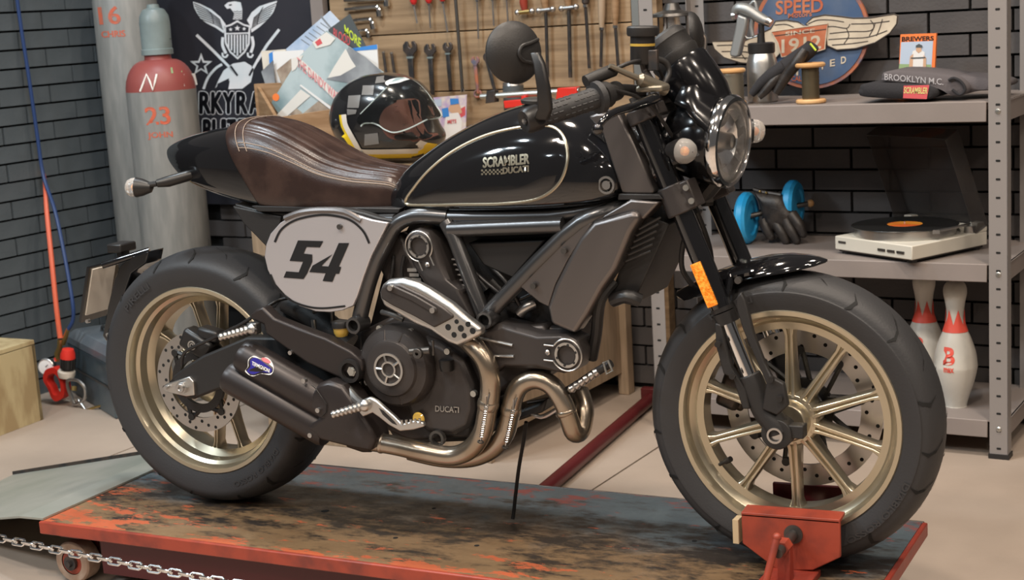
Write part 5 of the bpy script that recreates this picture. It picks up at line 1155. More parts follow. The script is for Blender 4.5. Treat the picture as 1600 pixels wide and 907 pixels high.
rface('title_band', [(466, 98), (472, 94), (541, 158), (534, 168)], .5822, 'cover_white', t)
rtext('THE DANDY WARHOLS', 507, 134, 86, 15, .5832, 'cover_lettering', 'ink_pink', t, slope=.88, bold=.02)
rface('title_band', [(468, 134), (470, 132), (524, 172), (521, 175)], .5828, 'paper_white', t)
# ---- helmet
HDm = .80; hs_, hz_ = KR(612, 200, HDm); hr = rthing('helmet', 'black and grey chequered full-face helmet with clear visor and yellow rim', 'helmet', hs_, HDm, BZ)
def zh(pts): return zc(pts, 520, 90, 5.336)
hout = zh([(45, 490), (52, 420), (75, 340), (120, 265), (200, 190), (310, 140), (430, 125), (550, 148), (650, 195), (720, 262), (765, 340), (790, 430), (810, 520), (845, 600), (880, 660), (872, 720), (815, 775), (745, 826), (600, 838), (400, 842), (250, 842), (190, 832), (135, 745), (88, 640), (55, 560)])
hc = zh([(420, 480)])[0]
def hpt(x, y, v, sc=1.0):                   # outline point at lateral offset v (towards camera +)
    k = math.sqrt(max(0, 1-abs(v/.125)**2.6)); k = k**.8; return Q(hc[0]+(x-hc[0])*k*sc, hc[1]+(y-hc[1])*k*sc, HDm) - LD*v
ho = smooth2(hout, 3)
loops = [[hpt(x, y, v) for x, y in ho] for v in [.1249*math.sin(a*PI/2/9) for a in range(-9, 10)]]
MB().loft(loops).build('shell', 'helmet_black', hr, smooth=60)
def hside(px, py, lift=.001):               # near side surface point for a photo pixel
    best = None
    p = V((px, py)); c = V(hc); dr = p-c; L = dr.length
    if L < 1e-3: v = .1245
    else:
        R_ = 0; n = len(ho)
        for i in range(n):                  # outline radius along this direction
            a = V(ho[i])-c; b = V(ho[(i+1) % n])-c; e = b-a; den = dr.x*e.y-dr.y*e.x
            if abs(den) < 1e-9: continue
            t = (a.x*e.y-a.y*e.x)/den; u = (a.x*dr.y-a.y*dr.x)/den
            if t > 0 and -1e-6 <= u <= 1+1e-6: R_ = max(R_, t)
        k = min(1, 1/max(R_, 1e-6)); v = .125*max(0, 1-k**2.5)**(1/2.6)
    return Q(px, py, HDm)-LD*(v+lift), v
def hpatch(pts, m, name, lift=.002, ns=4, parent=hr):
    q = smooth2(zh(pts), ns) if ns else zh(pts); c = (sum(a for a, b in q)/len(q), sum(b for a, b in q)/len(q)); rings = []
    # shift so that the patch projects where it is seen
    def sp(x, y):
        X, Y_ = x, y
        for _ in range(6):
            w3, v = hside(X, Y_, lift); dpt = w3-CAM; zf = dpt.dot(CF); ex = 800+FPX*dpt.dot(CR)/zf-x; ey = 453.5-FPX*dpt.dot(CU)/zf-y; X -= ex*.8; Y_ -= ey*.8
        return hside(X, Y_, lift)[0]
    for f in (1, .75, .5, .25, .02): rings.append([sp(c[0]+(x-c[0])*f, c[1]+(y-c[1])*f) for x, y in q])
    return MB().loft(rings).build(name, m, parent, smooth=70)
hpatch([(405, 480), (450, 420), (560, 365), (660, 340), (740, 340), (770, 420), (790, 520), (830, 610), (860, 650), (840, 675), (700, 690), (560, 690), (470, 670), (410, 600), (390, 530)], 'brown_lining', 'face_opening', .002)
hpatch([(520, 650), (660, 620), (770, 620), (800, 660), (680, 680), (540, 685)], 'satin_black', 'chin_vent', .004)
for pts in ([(130, 318), (232, 312), (215, 420), (120, 420)], [(250, 232), (345, 232), (335, 312), (240, 312)], [(365, 160), (430, 150), (440, 205), (352, 215)], [(265, 640), (375, 628), (385, 720), (262, 735)], [(118, 430), (200, 435), (190, 470), (120, 480)][::-1]):
    hpatch(pts, 'helmet_grey', 'chequer_square', .0022, 0)
def hsurf(x, y, lift):
    X, Y_ = x, y
    for _ in range(6):
        w3, v = hside(X, Y_, lift); dpt = w3-CAM; zf = dpt.dot(CF); ex = 800+FPX*dpt.dot(CR)/zf-x; ey = 453.5-FPX*dpt.dot(CU)/zf-y; X -= ex*.8; Y_ -= ey*.8
    return hside(X, Y_, lift)[0]
rimb = smooth2(zh([(52, 480), (66, 570), (105, 650), (150, 730), (200, 812), (260, 826), (400, 826), (600, 822), (735, 812), (815, 760), (862, 712)]), 6, False)
def band(o0, o1, m, name, lift):
    L = len(rimb); A1 = []; A2 = []; A3 = []
    for i in range(L):
        a = V(rimb[max(0, i-1)]); c = V(rimb[min(L-1, i+1)]); t = (c-a).normalized(); nn_ = V((t.y, -t.x)); p = V(rimb[i])
        for A, o in ((A1, o0), (A2, (o0+o1)/2), (A3, o1)): q = p+nn_*o; A.append(hsurf(q.x, q.y, lift))
    MB().add(A1+A2+A3, [(i, i+1, L+i+1, L+i) for i in range(L-1)]+[(L+i, L+i+1, 2*L+i+1, 2*L+i) for i in range(L-1)]).build(name, m, hr, smooth=70)
band(-3, 3.5, 'yellow', 'yellow_rim', .003); band(3.5, 11, 'cream', 'cream_band', .0035)
hpatch([(535, 185), (570, 165), (620, 170), (648, 195), (635, 215), (580, 222), (545, 210)], 'paper_white', 'maker_badge', .003)
hpatch([(560, 192), (590, 182), (625, 190), (610, 204), (575, 206)], 'cover_teal', 'maker_badge', .0045)
for px, py, r in ((205, 525, .014), ):
    p_, v = hside(*zh([(px, py)])[0], .004); MB().lathe([(.001, .002), (r*.6, .002), (r, 0), (r, -.006)], p_, -LD, 24).build('visor_pivot', 'helmet_black', hr)
for px, py in ((312, 710), (388, 755)):
    p_, v = hside(*zh([(px, py)])[0], .006); MB().cyl(p_, p_+LD*.006, .007 if px < 350 else .009, n=16).build('stud', 'zinc', hr)
vo = smooth2(zh([(200, 530), (232, 470), (300, 400), (370, 320), (440, 255), (530, 170), (660, 185), (760, 260), (850, 380), (900, 470), (905, 500), (780, 520), (640, 590), (520, 622), (430, 600), (380, 560), (320, 545), (250, 570)]), 4)
rings = []
cv_ = (sum(a for a, b in vo)/len(vo), sum(b for a, b in vo)/len(vo))
for f, lf in ((1, .125), (.8, .137), (.55, .143), (.3, .146), (.04, .147)): rings.append([Q(cv_[0]+(x-cv_[0])*f, cv_[1]+(y-cv_[1])*f, HDm+lf*(.55 if x > 680 and f == 1 else 1)) for x, y in vo])
MB().loft(rings).build('visor', 'visor', hr, smooth=70)
ve = [Q(x, y, HDm+.126) for x, y in smooth2(zh([(235, 575), (260, 550), (320, 545), (380, 565), (440, 605), (520, 625), (640, 590), (790, 515)]), 5, False)]
MB().tube(ve, .0022, 6).build('visor_edge', 'bag_plastic', hr)
MB().tube([Q(x, y, HDm+.126) for x, y in smooth2(zh([(230, 470), (330, 370), (450, 250)]), 4, False)], .0014, 6).build('visor_edge', 'bag_plastic', hr)
MB().tube([Q(x, y, HDm+.09) for x, y in smooth2(zh([(530, 172), (660, 190), (760, 265), (850, 385), (905, 490), (790, 515)]), 5, False)], .0018, 6).build('visor_edge', 'bag_plastic', hr)
# ---- steel shelf rack
rk = rthing('shelf_rack', 'grey steel shelf rack with perforated posts along the back wall', 'shelf', 1.13, .24)
FD = .444
def post(s0, s1, d, sgn, side):
    z1 = 1.75
    o = rbox((s0, d-.002, 0), (s1, d, z1)).build('post', 'post_paint', rk)
    sx_ = (s0, s0+.002) if side < 0 else (s1-.002, s1)
    rbox((sx_[0], d-.04 if sgn > 0 else d-.002, 0), (sx_[1], d if sgn > 0 else d+.036, z1)).build('post_flange', 'post_paint', o)
    h = MB(); z = .03; c = (s0+s1)/2
    while z < z1-.02:
        h.add([R(c+dx, d+.0006, z+dz) for dx, dz in ((-.005, -.003), (.005, -.003), (.0065, 0), (.005, .003), (-.005, .003), (-.0065, 0))], [(0, 1, 2, 3, 4, 5)]); z += .05
    hh_ = h.build('post_holes', 'hole_dark', o); hh_['kind'] = 'stuff'
    for z in (.085, .52, .962):
        p_ = R(c, d, z); MB().lathe([(.001, .004), (.005, .0035), (.0075, .001), (.0075, -.001)], p_, -LD, 14).build('post_bolt', 'zinc', o)
    MB().add([R(s, dd, z) for s in (s0-.003, s1+.003) for dd in (d-.045, d+.003) for z in (0, .014)], [(0, 1, 3, 2), (4, 6, 7, 5), (0, 4, 5, 1), (2, 3, 7, 6), (0, 2, 6, 4), (1, 5, 7, 3)]).build('post_foot', 'matte_black', o)
post(.607, .652, FD, 1, -1); post(1.622, 1.672, FD, 1, 1); post(.607, .652, .06, -1, -1); post(1.622, 1.672, .06, -1, 1)
for z0, z1 in ((.934, .989), (.497, .547), (.058, .107)):
    o = rbox((.61, .025, z1-.003), (1.668, FD-.004, z1)).build('shelf_board', 'shelf_paint', rk)
    rbox((.655, FD-.006, z0), (1.616, FD-.002, z1)).build('shelf_lip', 'shelf_paint', o, bevel=.002)
    rbox((.655, .022, z0), (1.616, .026, z1)).build('shelf_lip', 'shelf_paint', o)
    for s in (.612, 1.662): rbox((s, .03, z0), (s+.004, FD-.05, z1)).build('shelf_lip', 'shelf_paint', o)
Z1, Z2, Z3 = .989, .547, .107
# ---- round winged sign
sg_ = rthing('winged_sign', 'round blue winged sign reading speed and 1912 leaning on the wall above the shelf', 'sign', KR(1268, 130, .06)[0], .06, Z1)
def zs(pts): return zc(pts, 1000, 0, 2.667)
SD = .075
scx, scy = 1268, 49
def circ2(r, n=48): return [(scx+math.cos(i*2*PI/n)*r, scy+math.sin(i*2*PI/n)*r*1.0) for i in range(n)]
rslab('disc', circ2(90), SD-.004, .012, 'sign_rim', sg_); rslab('disc_face', circ2(84), SD-.001, .004, 'sign_blue', sg_)
wr = zs([(690, 100), (720, 72), (770, 62), (830, 68), (890, 76), (960, 74), (1020, 64), (1060, 58), (1074, 66), (1070, 100), (1040, 140), (980, 178), (900, 202), (820, 208), (780, 190), (775, 150)])
wl_ = zs([(690, 110), (660, 92), (610, 84), (565, 88), (545, 120), (440, 168), (300, 172), (310, 205), (350, 240), (420, 262), (500, 268), (560, 250), (590, 215), (600, 150)])
rslab('wing', wr, SD+.006, .010, 'sign_cream', sg_); rslab('wing', wl_, SD+.006, .010, 'sign_cream', sg_)
for wgt in (wr, wl_): MB().tube([Q(x, y, SD+.006) for x, y in wgt], .0022, 5, closed=True).build('wing_outline', 'sign_line', sg_)
ln = [[(700, 100), (740, 84), (800, 84), (850, 92)], [(740, 120), (800, 110), (860, 118), (875, 100)], [(790, 140), (870, 132), (960, 128), (980, 96)], [(880, 100), (960, 98), (1040, 88)], [(785, 165), (860, 160), (950, 155), (1030, 128)], [(800, 188), (880, 182), (950, 172)], [(860, 118), (870, 150), (850, 182)], [(960, 84), (975, 110), (955, 150)], [(1010, 80), (1000, 115), (985, 150)],
      [(320, 190), (400, 188), (470, 196)], [(340, 215), (420, 215), (500, 225)], [(380, 240), (460, 242), (540, 238)], [(560, 105), (610, 102), (650, 120)], [(400, 176), (410, 205), (440, 250)]]
for l in ln:
    b = MB(); strip(b, smooth2(zs(l), 4, False), 1.5, lambda x, y: Q(x, y, SD+.0068)); b.build('feather_line', 'sign_line', sg_)
sb_ = zs([(548, 132), (640, 118), (782, 98), (775, 150), (770, 205), (735, 215), (690, 238), (640, 228), (590, 238), (575, 180)])
rslab('year_panel', sb_, SD+.010, .010, 'sign_orange', sg_); MB().tube([Q(x, y, SD+.010) for x, y in sb_], .002, 5, closed=True).build('panel_outline', 'sign_cream', sg_)
rtext('SPEED', 1249, 10, 74, 22, SD+.0006, 'sign_lettering', 'sign_orange', sg_, slope=-.06, bold=.02)
rtext('Motors', 1250, 23, 37, 8, SD+.0006, 'sign_lettering', 'sign_orange', sg_, slope=-.1, bold=.01)
rtext('SINCE', 1250, 50.5, 46, 6.5, SD+.0106, 'sign_lettering', 'sign_cream', sg_, slope=-.12, bold=.02)
rtext('1912', 1252, 69, 62, 22, SD+.0106, 'sign_lettering', 'sign_cream', sg_, slope=-.12, bold=.02)
b = MB(); strip(b, zs([(560, 150), (776, 122)]), 1.5, lambda x, y: Q(x, y, SD+.0106)); b.build('sign_rule', 'sign_line', sg_)
for ch_i, (cx, cy, rot) in zip('LIMITED', ((632, 290, 0), (655, 300, 0), (690, 300, 0), (722, 290, 0), (760, 275, -.1), (802, 262, -.15), (848, 250, -.2))):
    p_ = zs([(cx, cy)])[0]; rtext(ch_i, p_[0], p_[1], 8 if ch_i != 'I' else 3, 11, SD+.0006, 'sign_lettering', 'sign_cream', sg_, slope=rot, bold=.02)
rtext('CAL', *zs([(652, 328)])[0], 16, 8, SD+.0006, 'sign_lettering', 'sign_orange', sg_, bold=.02)
# ---- spray gun
gn = rthing('spray_gun', 'grey spray gun with aluminium cup standing on the top shelf', 'spray gun', KR(1192, 130, .28)[0], .28, Z1)
cs = KR(1191, 120, .28)[0]; cup = R(cs, .28)
ztop = KR(1191, 82, .28)[1]; zcap = KR(1191, 68, .28)[1]
MB().lathe([(.001, Z1), (.042, Z1), (.045, Z1+.004), (.045, ztop-.03), (.040, ztop-.012), (.036, ztop), (.001, ztop)], cup, (0, 0, 1), 32).build('cup', 'alloy', gn)
MB().lathe([(.036, ztop-.004), (.040, ztop), (.040, zcap), (.034, zcap+.003), (.012, zcap+.003), (.010, zcap+.03), (.001, zcap+.03)], cup, (0, 0, 1), 24).build('cup_lid', 'satin_black', gn)
rslab('grip', zs([(405, 60), (445, 75), (440, 120), (412, 232), (400, 240), (375, 236), (372, 222), (395, 120)]), .295, .028, 'gun_grey', gn, bevel=.006)
MB().tube([Q(*p, .28) for p in zs([(395, 55), (410, 35), (450, 42), (500, 75), (545, 95)])], [.012, .017, .018, .016, .012], 14, 3).build('gun_body', 'gun_grey', gn)
MB().tube([Q(*p, .28) for p in zs([(530, 88), (548, 98)])], [.016, .013], 14).build('nozzle', 'steel', gn)
MB().tube([Q(*p, .28) for p in zs([(460, 20), (478, 6), (488, 40), (492, 62)])], .005, 8, 3).tube([Q(*p, .28) for p in zs([(470, 70), (464, 110), (470, 150)])], .006, 8, 3).tube([Q(*p, .28) for p in zs([(430, 140), (450, 160), (490, 150)])], .003, 6, 3).build('trigger', 'gun_grey', gn)
MB().cyl(Q(*zs([(385, 66)])[0], .28), Q(*zs([(400, 64)])[0], .28), .012, n=12).build('air_knob', 'steel', gn); MB().cyl(Q(*zs([(505, 100)])[0], .28), Q(*zs([(508, 182)])[0], .28), .009).build('pickup_tube', 'satin_black', gn)
# ---- wire spools
GSp = 'wooden wire spools on the top shelf'
for cx, yt, yb, d, rr, wr_, lb, wm in ((1145, 107, 157, .385, .040, .033, 'wooden spool of bronze wire beside the headlight', 'brass'), (1267, 98, 150, .375, .043, .024, 'wooden spool of dark twine between the gloves and the shirts', 'wire')):
    s_ = KR(cx, yb, d)[0]; zt = KR(cx, yt, d)[1]; t = rthing('wire_spool', lb, 'spool', s_, d, Z1, GSp); o_ = R(s_, d)
    fl_ = .013
    for z in (Z1, zt-fl_): MB().lathe([(.006, z), (rr-.004, z), (rr, z+.004), (rr, z+fl_-.004), (rr-.004, z+fl_), (.006, z+fl_)], o_, (0, 0, 1), 32).build('spool_flange', 'spool_wood', t)
    n = 16; pr = []
    for i in range(n+1): z = lerp(Z1+fl_, zt-fl_, i/n); pr.append((wr_+(.0015 if i % 2 else 0), z))
    MB().lathe([(.004, Z1+fl_)]+pr+[(.004, zt-fl_)], o_, (0, 0, 1), 28).build('wire_winding', wm if wm == 'wire' else 'gold_paint', t)
# ---- cloth gloves
gl = rthing('work_gloves', 'dark cloth work gloves propped against the spray gun cup', 'gloves', KR(1215, 150, .37)[0], .37, Z1)
def finger(root, pts, r, m, d0, name, k=3): return MB().tube([Q(x, y, d0+dd) for x, y, dd in pts], r, 12, k).build(name, m, root)
finger(gl, [(1270, 70, -.03), (1262, 80, -.03), (1240, 96, -.02), (1215, 118, 0), (1200, 135, .01)], [.020, .024, .026, .030, .024], 'shirt_black', .36, 'glove_cuff')
finger(gl, [(1258, 78, .0), (1245, 98, .01), (1228, 120, .01), (1212, 146, .015)], [.014, .018, .016, .012], 'leather_black', .37, 'glove_finger')
finger(gl, [(1225, 104, .0), (1205, 118, .01), (1188, 132, .015), (1174, 148, .02)], [.018, .020, .016, .010], 'shirt_black', .37, 'glove_finger')
finger(gl, [(1222, 112, .0), (1208, 128, .015), (1196, 142, .02), (1186, 152, .025)], [.014, .015, .013, .009], 'leather_black', .37, 'glove_finger')
MB().tube([Q(x, y, .385) for x, y in ((1266, 68), (1275, 79))], .003, 8).build('cuff_edge', 'ink_green', gl)
# ---- shirts and card
def cloth(root, pts, d0, d1, z_lift, m, name):
    f = [Q(x, y, d0) for x, y in smooth2(pts, 5)]; c = sum(f, V((0, 0, 0)))/len(f); dep = d0-d1
    return MB().loft([[p+(c-p)*.12-NB*.006 for p in f], f, [p+NB*dep*.5+V((0, 0, z_lift*.5)) for p in f], [p+NB*dep+V((0, 0, z_lift)) for p in f], [p+(c-p)*.2+NB*(dep+.006)+V((0, 0, z_lift)) for p in f]]).build(name, m, root, smooth=70)
t1 = rthing('folded_shirt', 'black folded shirt with yellow and red print at the shelf edge', 'shirt', KR(1400, 152, .42)[0], .40, Z1, 'folded shirts')
cloth(t1, [(1343, 140), (1350, 131), (1390, 130), (1440, 133), (1462, 140), (1460, 152), (1440, 156), (1390, 154), (1350, 151), (1342, 146)], .425, .27, 0, 'shirt_black', 'shirt_body')
rface('shirt_print', [(1412, 134), (1452, 133), (1448, 155), (1411, 153.5)], .4335, 'ink_red', t1)
rtext('SCRAMBLER', 1431, 141.5, 37, 10, .4345, 'shirt_lettering', 'print_yellow', t1, slope=.02, bold=.02, lean=.1)
t2 = rthing('folded_shirt', 'grey folded shirt with white lettering lying on the black one', 'shirt', KR(1440, 125, .37)[0], .36, Z1+.03, 'folded shirts')
cloth(t2, [(1378, 122), (1384, 112), (1420, 111), (1480, 117), (1500, 123), (1512, 136), (1508, 147), (1490, 150), (1470, 140), (1430, 130), (1382, 127)], .40, .22, 0.0, 'shirt_grey', 'shirt_body')
cloth(t2, [(1480, 118), (1530, 121), (1566, 128), (1566, 138), (1530, 142), (1505, 146), (1490, 132)], .36, .2, 0, 'shirt_grey', 'shirt_sleeve')
MB().tube([Q(x, y, .412) for x, y in ((1482, 126), (1490, 122), (1502, 128), (1508, 140), (1500, 148), (1488, 140))], .004, 8, 3).build('shirt_fold', 'shirt_black', t2)
rtext('BROOKLYN M.C.', 1428, 124, 92, 10, .4095, 'shirt_lettering', 'print_grey', t2, slope=.09, bold=.01)
t3 = rthing('baseball_card', 'orange-bordered baseball card standing behind the folded shirts', 'card', KR(1433, 110, .2)[0], .2, Z1, 'baseball cards')
rslab('card_body', [(1407, 54), (1463, 52), (1458, 165), (1402, 165)], .20, .012, 'ink_orange', t3)
for pts, m, d in ((((1408, 66), (1458, 64), (1455, 113), (1405, 112)), 'sky_print', .2006), (((1405, 100), (1455, 101), (1454, 113), (1404, 112)), 'grass_print', .2010), (((1426, 80), (1436, 76), (1445, 82), (1444, 98), (1448, 113), (1420, 113), (1424, 98)), 'paper_white', .2016), (((1422, 88), (1427, 84), (1426, 106), (1420, 108)), 'skin', .2020), (((1443, 86), (1447, 90), (1447, 107), (1442, 106)), 'skin', .2020), (((1432, 72), (1439, 72), (1440, 80), (1435, 83), (1431, 79)), 'skin', .2022), (((1431, 71), (1436, 68.5), (1441, 71), (1441, 74.5), (1431, 74.5)), 'paper_dark', .2026), (((1423, 90), (1446, 89), (1446, 91), (1423, 92)), 'paper_dark', .2026)):
    rface('card_print', pts, d, m, t3)
rtext('BREWERS', 1434, 60.5, 50, 7.5, .2008, 'card_lettering', 'black_print', t3, slope=-.03, bold=.03)
# ---- lantern
ln_ = rthing('lantern', 'old metal lantern with glass chimney at the left end of the top shelf', 'lantern', KR(1052, 30, .3)[0], .3, Z1)
ls = KR(1050, 22, .3)[0]; lz = KR(1050, 22, .3)[1]; lo = R(ls, .3)
MB().lathe([(.001, lz+.035), (.02, lz+.032), (.028, lz+.012), (.062, lz+.002), (.066, lz-.006), (.060, lz-.008), (.02, lz-.002)], lo, (0, 0, 1), 32).build('lantern_roof', 'steel_dark', ln_)
MB().lathe([(.022, lz-.01), (.024, lz-.03), (.036, lz-.07), (.034, lz-.11), (.026, lz-.13)], lo, (0, 0, 1), 28).build('chimney', 'lens_clear', ln_)
MB().lathe([(.001, Z1), (.05, Z1), (.052, Z1+.01), (.05, Z1+.04), (.03, Z1+.055), (.028, lz-.125), (.001, lz-.125)], lo, (0, 0, 1), 28).build('oil_tank', 'steel_dark', ln_)
for a in (0, PI/2, PI, 3*PI/2): MB().tube([lo+V((math.cos(a)*.045, math.sin(a)*.045, lz-.004)), lo+V((math.cos(a)*.048, math.sin(a)*.048, Z1+.03))], .0028, 6).build('guard_wire', 'steel_dark', ln_)
# ---- turntable
P1, P2, P3 = KZ(1294, 386, Z2+.012), KZ(1419, 404, Z2+.012), KZ(1548, 377, Z2+.012); P1 = P2+(P1-P2)*.95; P3 = P2+(P3-P2)*.9; sh__ = BD*.02-LD*.032; P1, P2, P3 = P1+sh__, P2+sh__, P3+sh__; P4 = P1+P3-P2
tt = thing('turntable', 'cream record player with raised clear lid on the middle shelf', 'record player', (P1+P3)/2-V((0, 0, .012)), math.atan2((P2-P1).y, (P2-P1).x))
TH = KR(1419, 383, .40)[1]; hgt = .040; up_ = V((0, 0, 1))
ex_ = (P2-P1).normalized(); ey_ = (P3-P2).normalized(); wx_ = (P2-P1).length; wy_ = (P3-P2).length
def TP(u, v, h): return P1+(P2-P1)*u+(P3-P2)*v+up_*h
bx_ = [TP(0, 0, 0), TP(1, 0, 0), TP(1, 1, 0), TP(0, 1, 0)]
MB().prism(bx_, [p+up_*hgt for p in bx_]).build('plinth', 'turn_body', tt, bevel=.003)
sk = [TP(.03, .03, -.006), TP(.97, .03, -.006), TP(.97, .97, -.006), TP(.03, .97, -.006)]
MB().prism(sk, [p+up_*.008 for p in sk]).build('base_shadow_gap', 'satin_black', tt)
for u, v in ((.08, .08), (.92, .08), (.92, .92), (.08, .92)): q = TP(u, v, -.012); MB().cyl(q, q+up_*.01, .014, n=16).build('foot', 'satin_black', tt)
bb_ = [TP(0, .86, hgt), TP(1, .86, hgt), TP(1, 1, hgt), TP(0, 1, hgt)]; MB().loft([bb_, [bb_[0]+up_*.012+(ey_*.03), bb_[1]+up_*.012+ey_*.03, bb_[2]+up_*.016, bb_[3]+up_*.016]]).build('rear_ledge', 'turn_body', tt, bevel=.002)
pcx = P1+(P2-P1)*.47+(P3-P2)*.46; pr_ = min(.152, .47*min(wx_, wy_))
MB().lathe([(.001, 0), (pr_, 0), (pr_, .026), (.001, .026)], (pcx.x, pcx.y, P1.z+hgt), up_, 56).build('platter', 'alloy', tt, bevel=.001)
rec = thing('vinyl_record', 'black vinyl record with orange label on the turntable', 'record', (pcx.x, pcx.y, P1.z+hgt+.0265), 0)
MB().lathe([(.004, 0), (.151, 0), (.152, .001), (.151, .0022), (.004, .0022)], rec.location, up_, 64).build('disc', 'vinyl', rec)
MB().lathe([(.003, .0026), (.05, .0026), (.05, .002)], rec.location, up_, 40).build('centre_label', 'label_orange', rec)
MB().cyl((pcx.x, pcx.y, P1.z+hgt+.026), (pcx.x, pcx.y, P1.z+hgt+.037), .003, n=10).build('spindle', 'chrome', tt)
a_ = TP(.93, .84, hgt+.02); MB().cyl(TP(.93, .84, hgt), a_, .016).tube([a_+up_*.006, TP(.965, .6, hgt+.026), TP(.965, .38, hgt+.026)], .004, 8, 3).box(TP(.965, .36, hgt+.024), (.02, .014, .01)).build('tone_arm', 'steel', tt)
for i in range(3):
    q = TP(.62+.12*i, -.002, hgt*.45); MB().box(q, (.028, .004, .007), Matrix.Rotation(tt.rotation_euler.z, 3, 'Z')).build('front_button', 'steel_dark', tt)
q = TP(.10, -.001, hgt*.6); MB().box(q, (.03, .003, .006), Matrix.Rotation(tt.rotation_euler.z, 3, 'Z')).build('maker_badge', 'steel_dark', tt)
# lid hinged open at the back
lw_ = (P4-P3).normalized(); ang = math.radians(66); ld = (-ey_*math.cos(ang)+up_*math.sin(ang)); ln2 = ld.cross(lw_).normalized()
if ln2.dot(ey_) > 0: ln2 = -ln2
H0 = TP(1, 1, hgt+.018); LW_, LH_, LD_ = wx_, wy_*.96, .055
def LP(a, b, c): return H0+lw_*a*LW_+ld*b*LH_+ln2*c*LD_
def lidpanel(pts, name='lid_panel'):
    n = (pts[1]-pts[0]).cross(pts[2]-pts[0]).normalized()*.0028; MB().prism(pts, [p+n for p in pts]).build(name, 'acrylic', tt)
lidpanel([LP(0, 0, 0), LP(1, 0, 0), LP(1, 1, 0), LP(0, 1, 0)]); lidpanel([LP(0, 0, 0), LP(0, 1, 0), LP(0, 1, 1), LP(0, 0, 1)]); lidpanel([LP(1, 0, 0), LP(1, 1, 0), LP(1, 1, 1), LP(1, 0, 1)]); lidpanel([LP(0, 1, 0), LP(1, 1, 0), LP(1, 1, 1), LP(0, 1, 1)])
for a in (.08, .92): MB().box(LP(a, 0, .3), (.03, .03, .03), Matrix.Rotation(tt.rotation_euler.z, 3, 'Z')).build('hinge', 'turn_body', tt, bevel=.002)
# ---- blue wheels with a leather glove over them
bw = rthing('twin_wheel_roller', 'roller with two bright blue wheels on an axle on the middle shelf', 'roller', KR(1200, 360, .34)[0], .32, Z2)
rw_ = .080; w1 = KZ(1168, 381, Z2)+V((0, 0, rw_+.001)); w2 = Q(1239, 320, .12); axv = (w2-w1).normalized()
for c_, rr in ((w1, rw_), (w2, rw_*.95)):
    c_ = V((c_.x, c_.y, c_.z))
    MB().lathe([(.006, -.014), (rr*.62, -.012), (rr*.68, -.018), (rr*.9, -.017), (rr, -.008), (rr, .008), (rr*.9, .017), (rr*.68, .018), (rr*.62, .012), (.006, .014)], c_, (V((axv.x, axv.y, 0)).normalized()-LD*.55), 48).build('wheel', 'wheel_blue', bw)
ah = V((axv.x, axv.y, 0)).normalized()
MB().cyl(V((w1.x, w1.y, w1.z))-ah*.03, V((w2.x, w2.y, w2.z))+ah*.05, .008).build('axle', 'steel_dark', bw); MB().ball(V((w2.x, w2.y, w2.z))+ah*.055, .012).build('axle_knob', 'spool_wood', bw)
dG = -(KZ(1235, 382, Z2)-W0).dot(LD)-.014
lg = rthing('leather_glove', 'black leather glove draped between the blue wheels', 'glove', KR(1225, 370, .40)[0], .38, Z2)
def zg(pts): return zc(pts, 1120, 260, 4.536)
palm = [Q(*p, dG+0.000) for p in smooth2(zg([(255, 160), (330, 175), (460, 200), (520, 290), (570, 370), (560, 440), (480, 460), (400, 470), (340, 420), (310, 300), (285, 220)]), 4)]
cpl = sum(palm, V((0, 0, 0)))/len(palm)
MB().loft([[p+(cpl-p)*.55-NB*.024 for p in palm], [p+(cpl-p)*.2-NB*.016 for p in palm], palm, [p+(cpl-p)*.15+NB*.03 for p in palm]]).build('glove_palm', 'leather_black', lg, smooth=70)
for pts in ([(330, 380), (355, 450), (385, 500)], [(420, 400), (460, 470), (492, 535)], [(490, 380), (530, 460), (568, 530)], [(530, 340), (580, 410), (612, 480)]):
    z = zg(pts); MB().tube([Q(*z[0], dG+0.005), Q(*z[1], dG+0.012), Q(*z[2], dG+0.014)], [.018, .0165, .0125], 14, 5).ball(Q(*z[2], dG+0.014), .0125).build('glove_finger', 'leather_black', lg, smooth=70)
MB().tube([Q(*p, dG+0.005) for p in zg([(262, 165), (330, 185), (400, 195), (455, 205)])], .007, 8, 3).build('glove_cuff', 'leather_black', lg)
for p in ((305, 178), (350, 188)): MB().ball(Q(*zg([p])[0], dG+0.014), .004).build('cuff_stud', 'brass', lg)
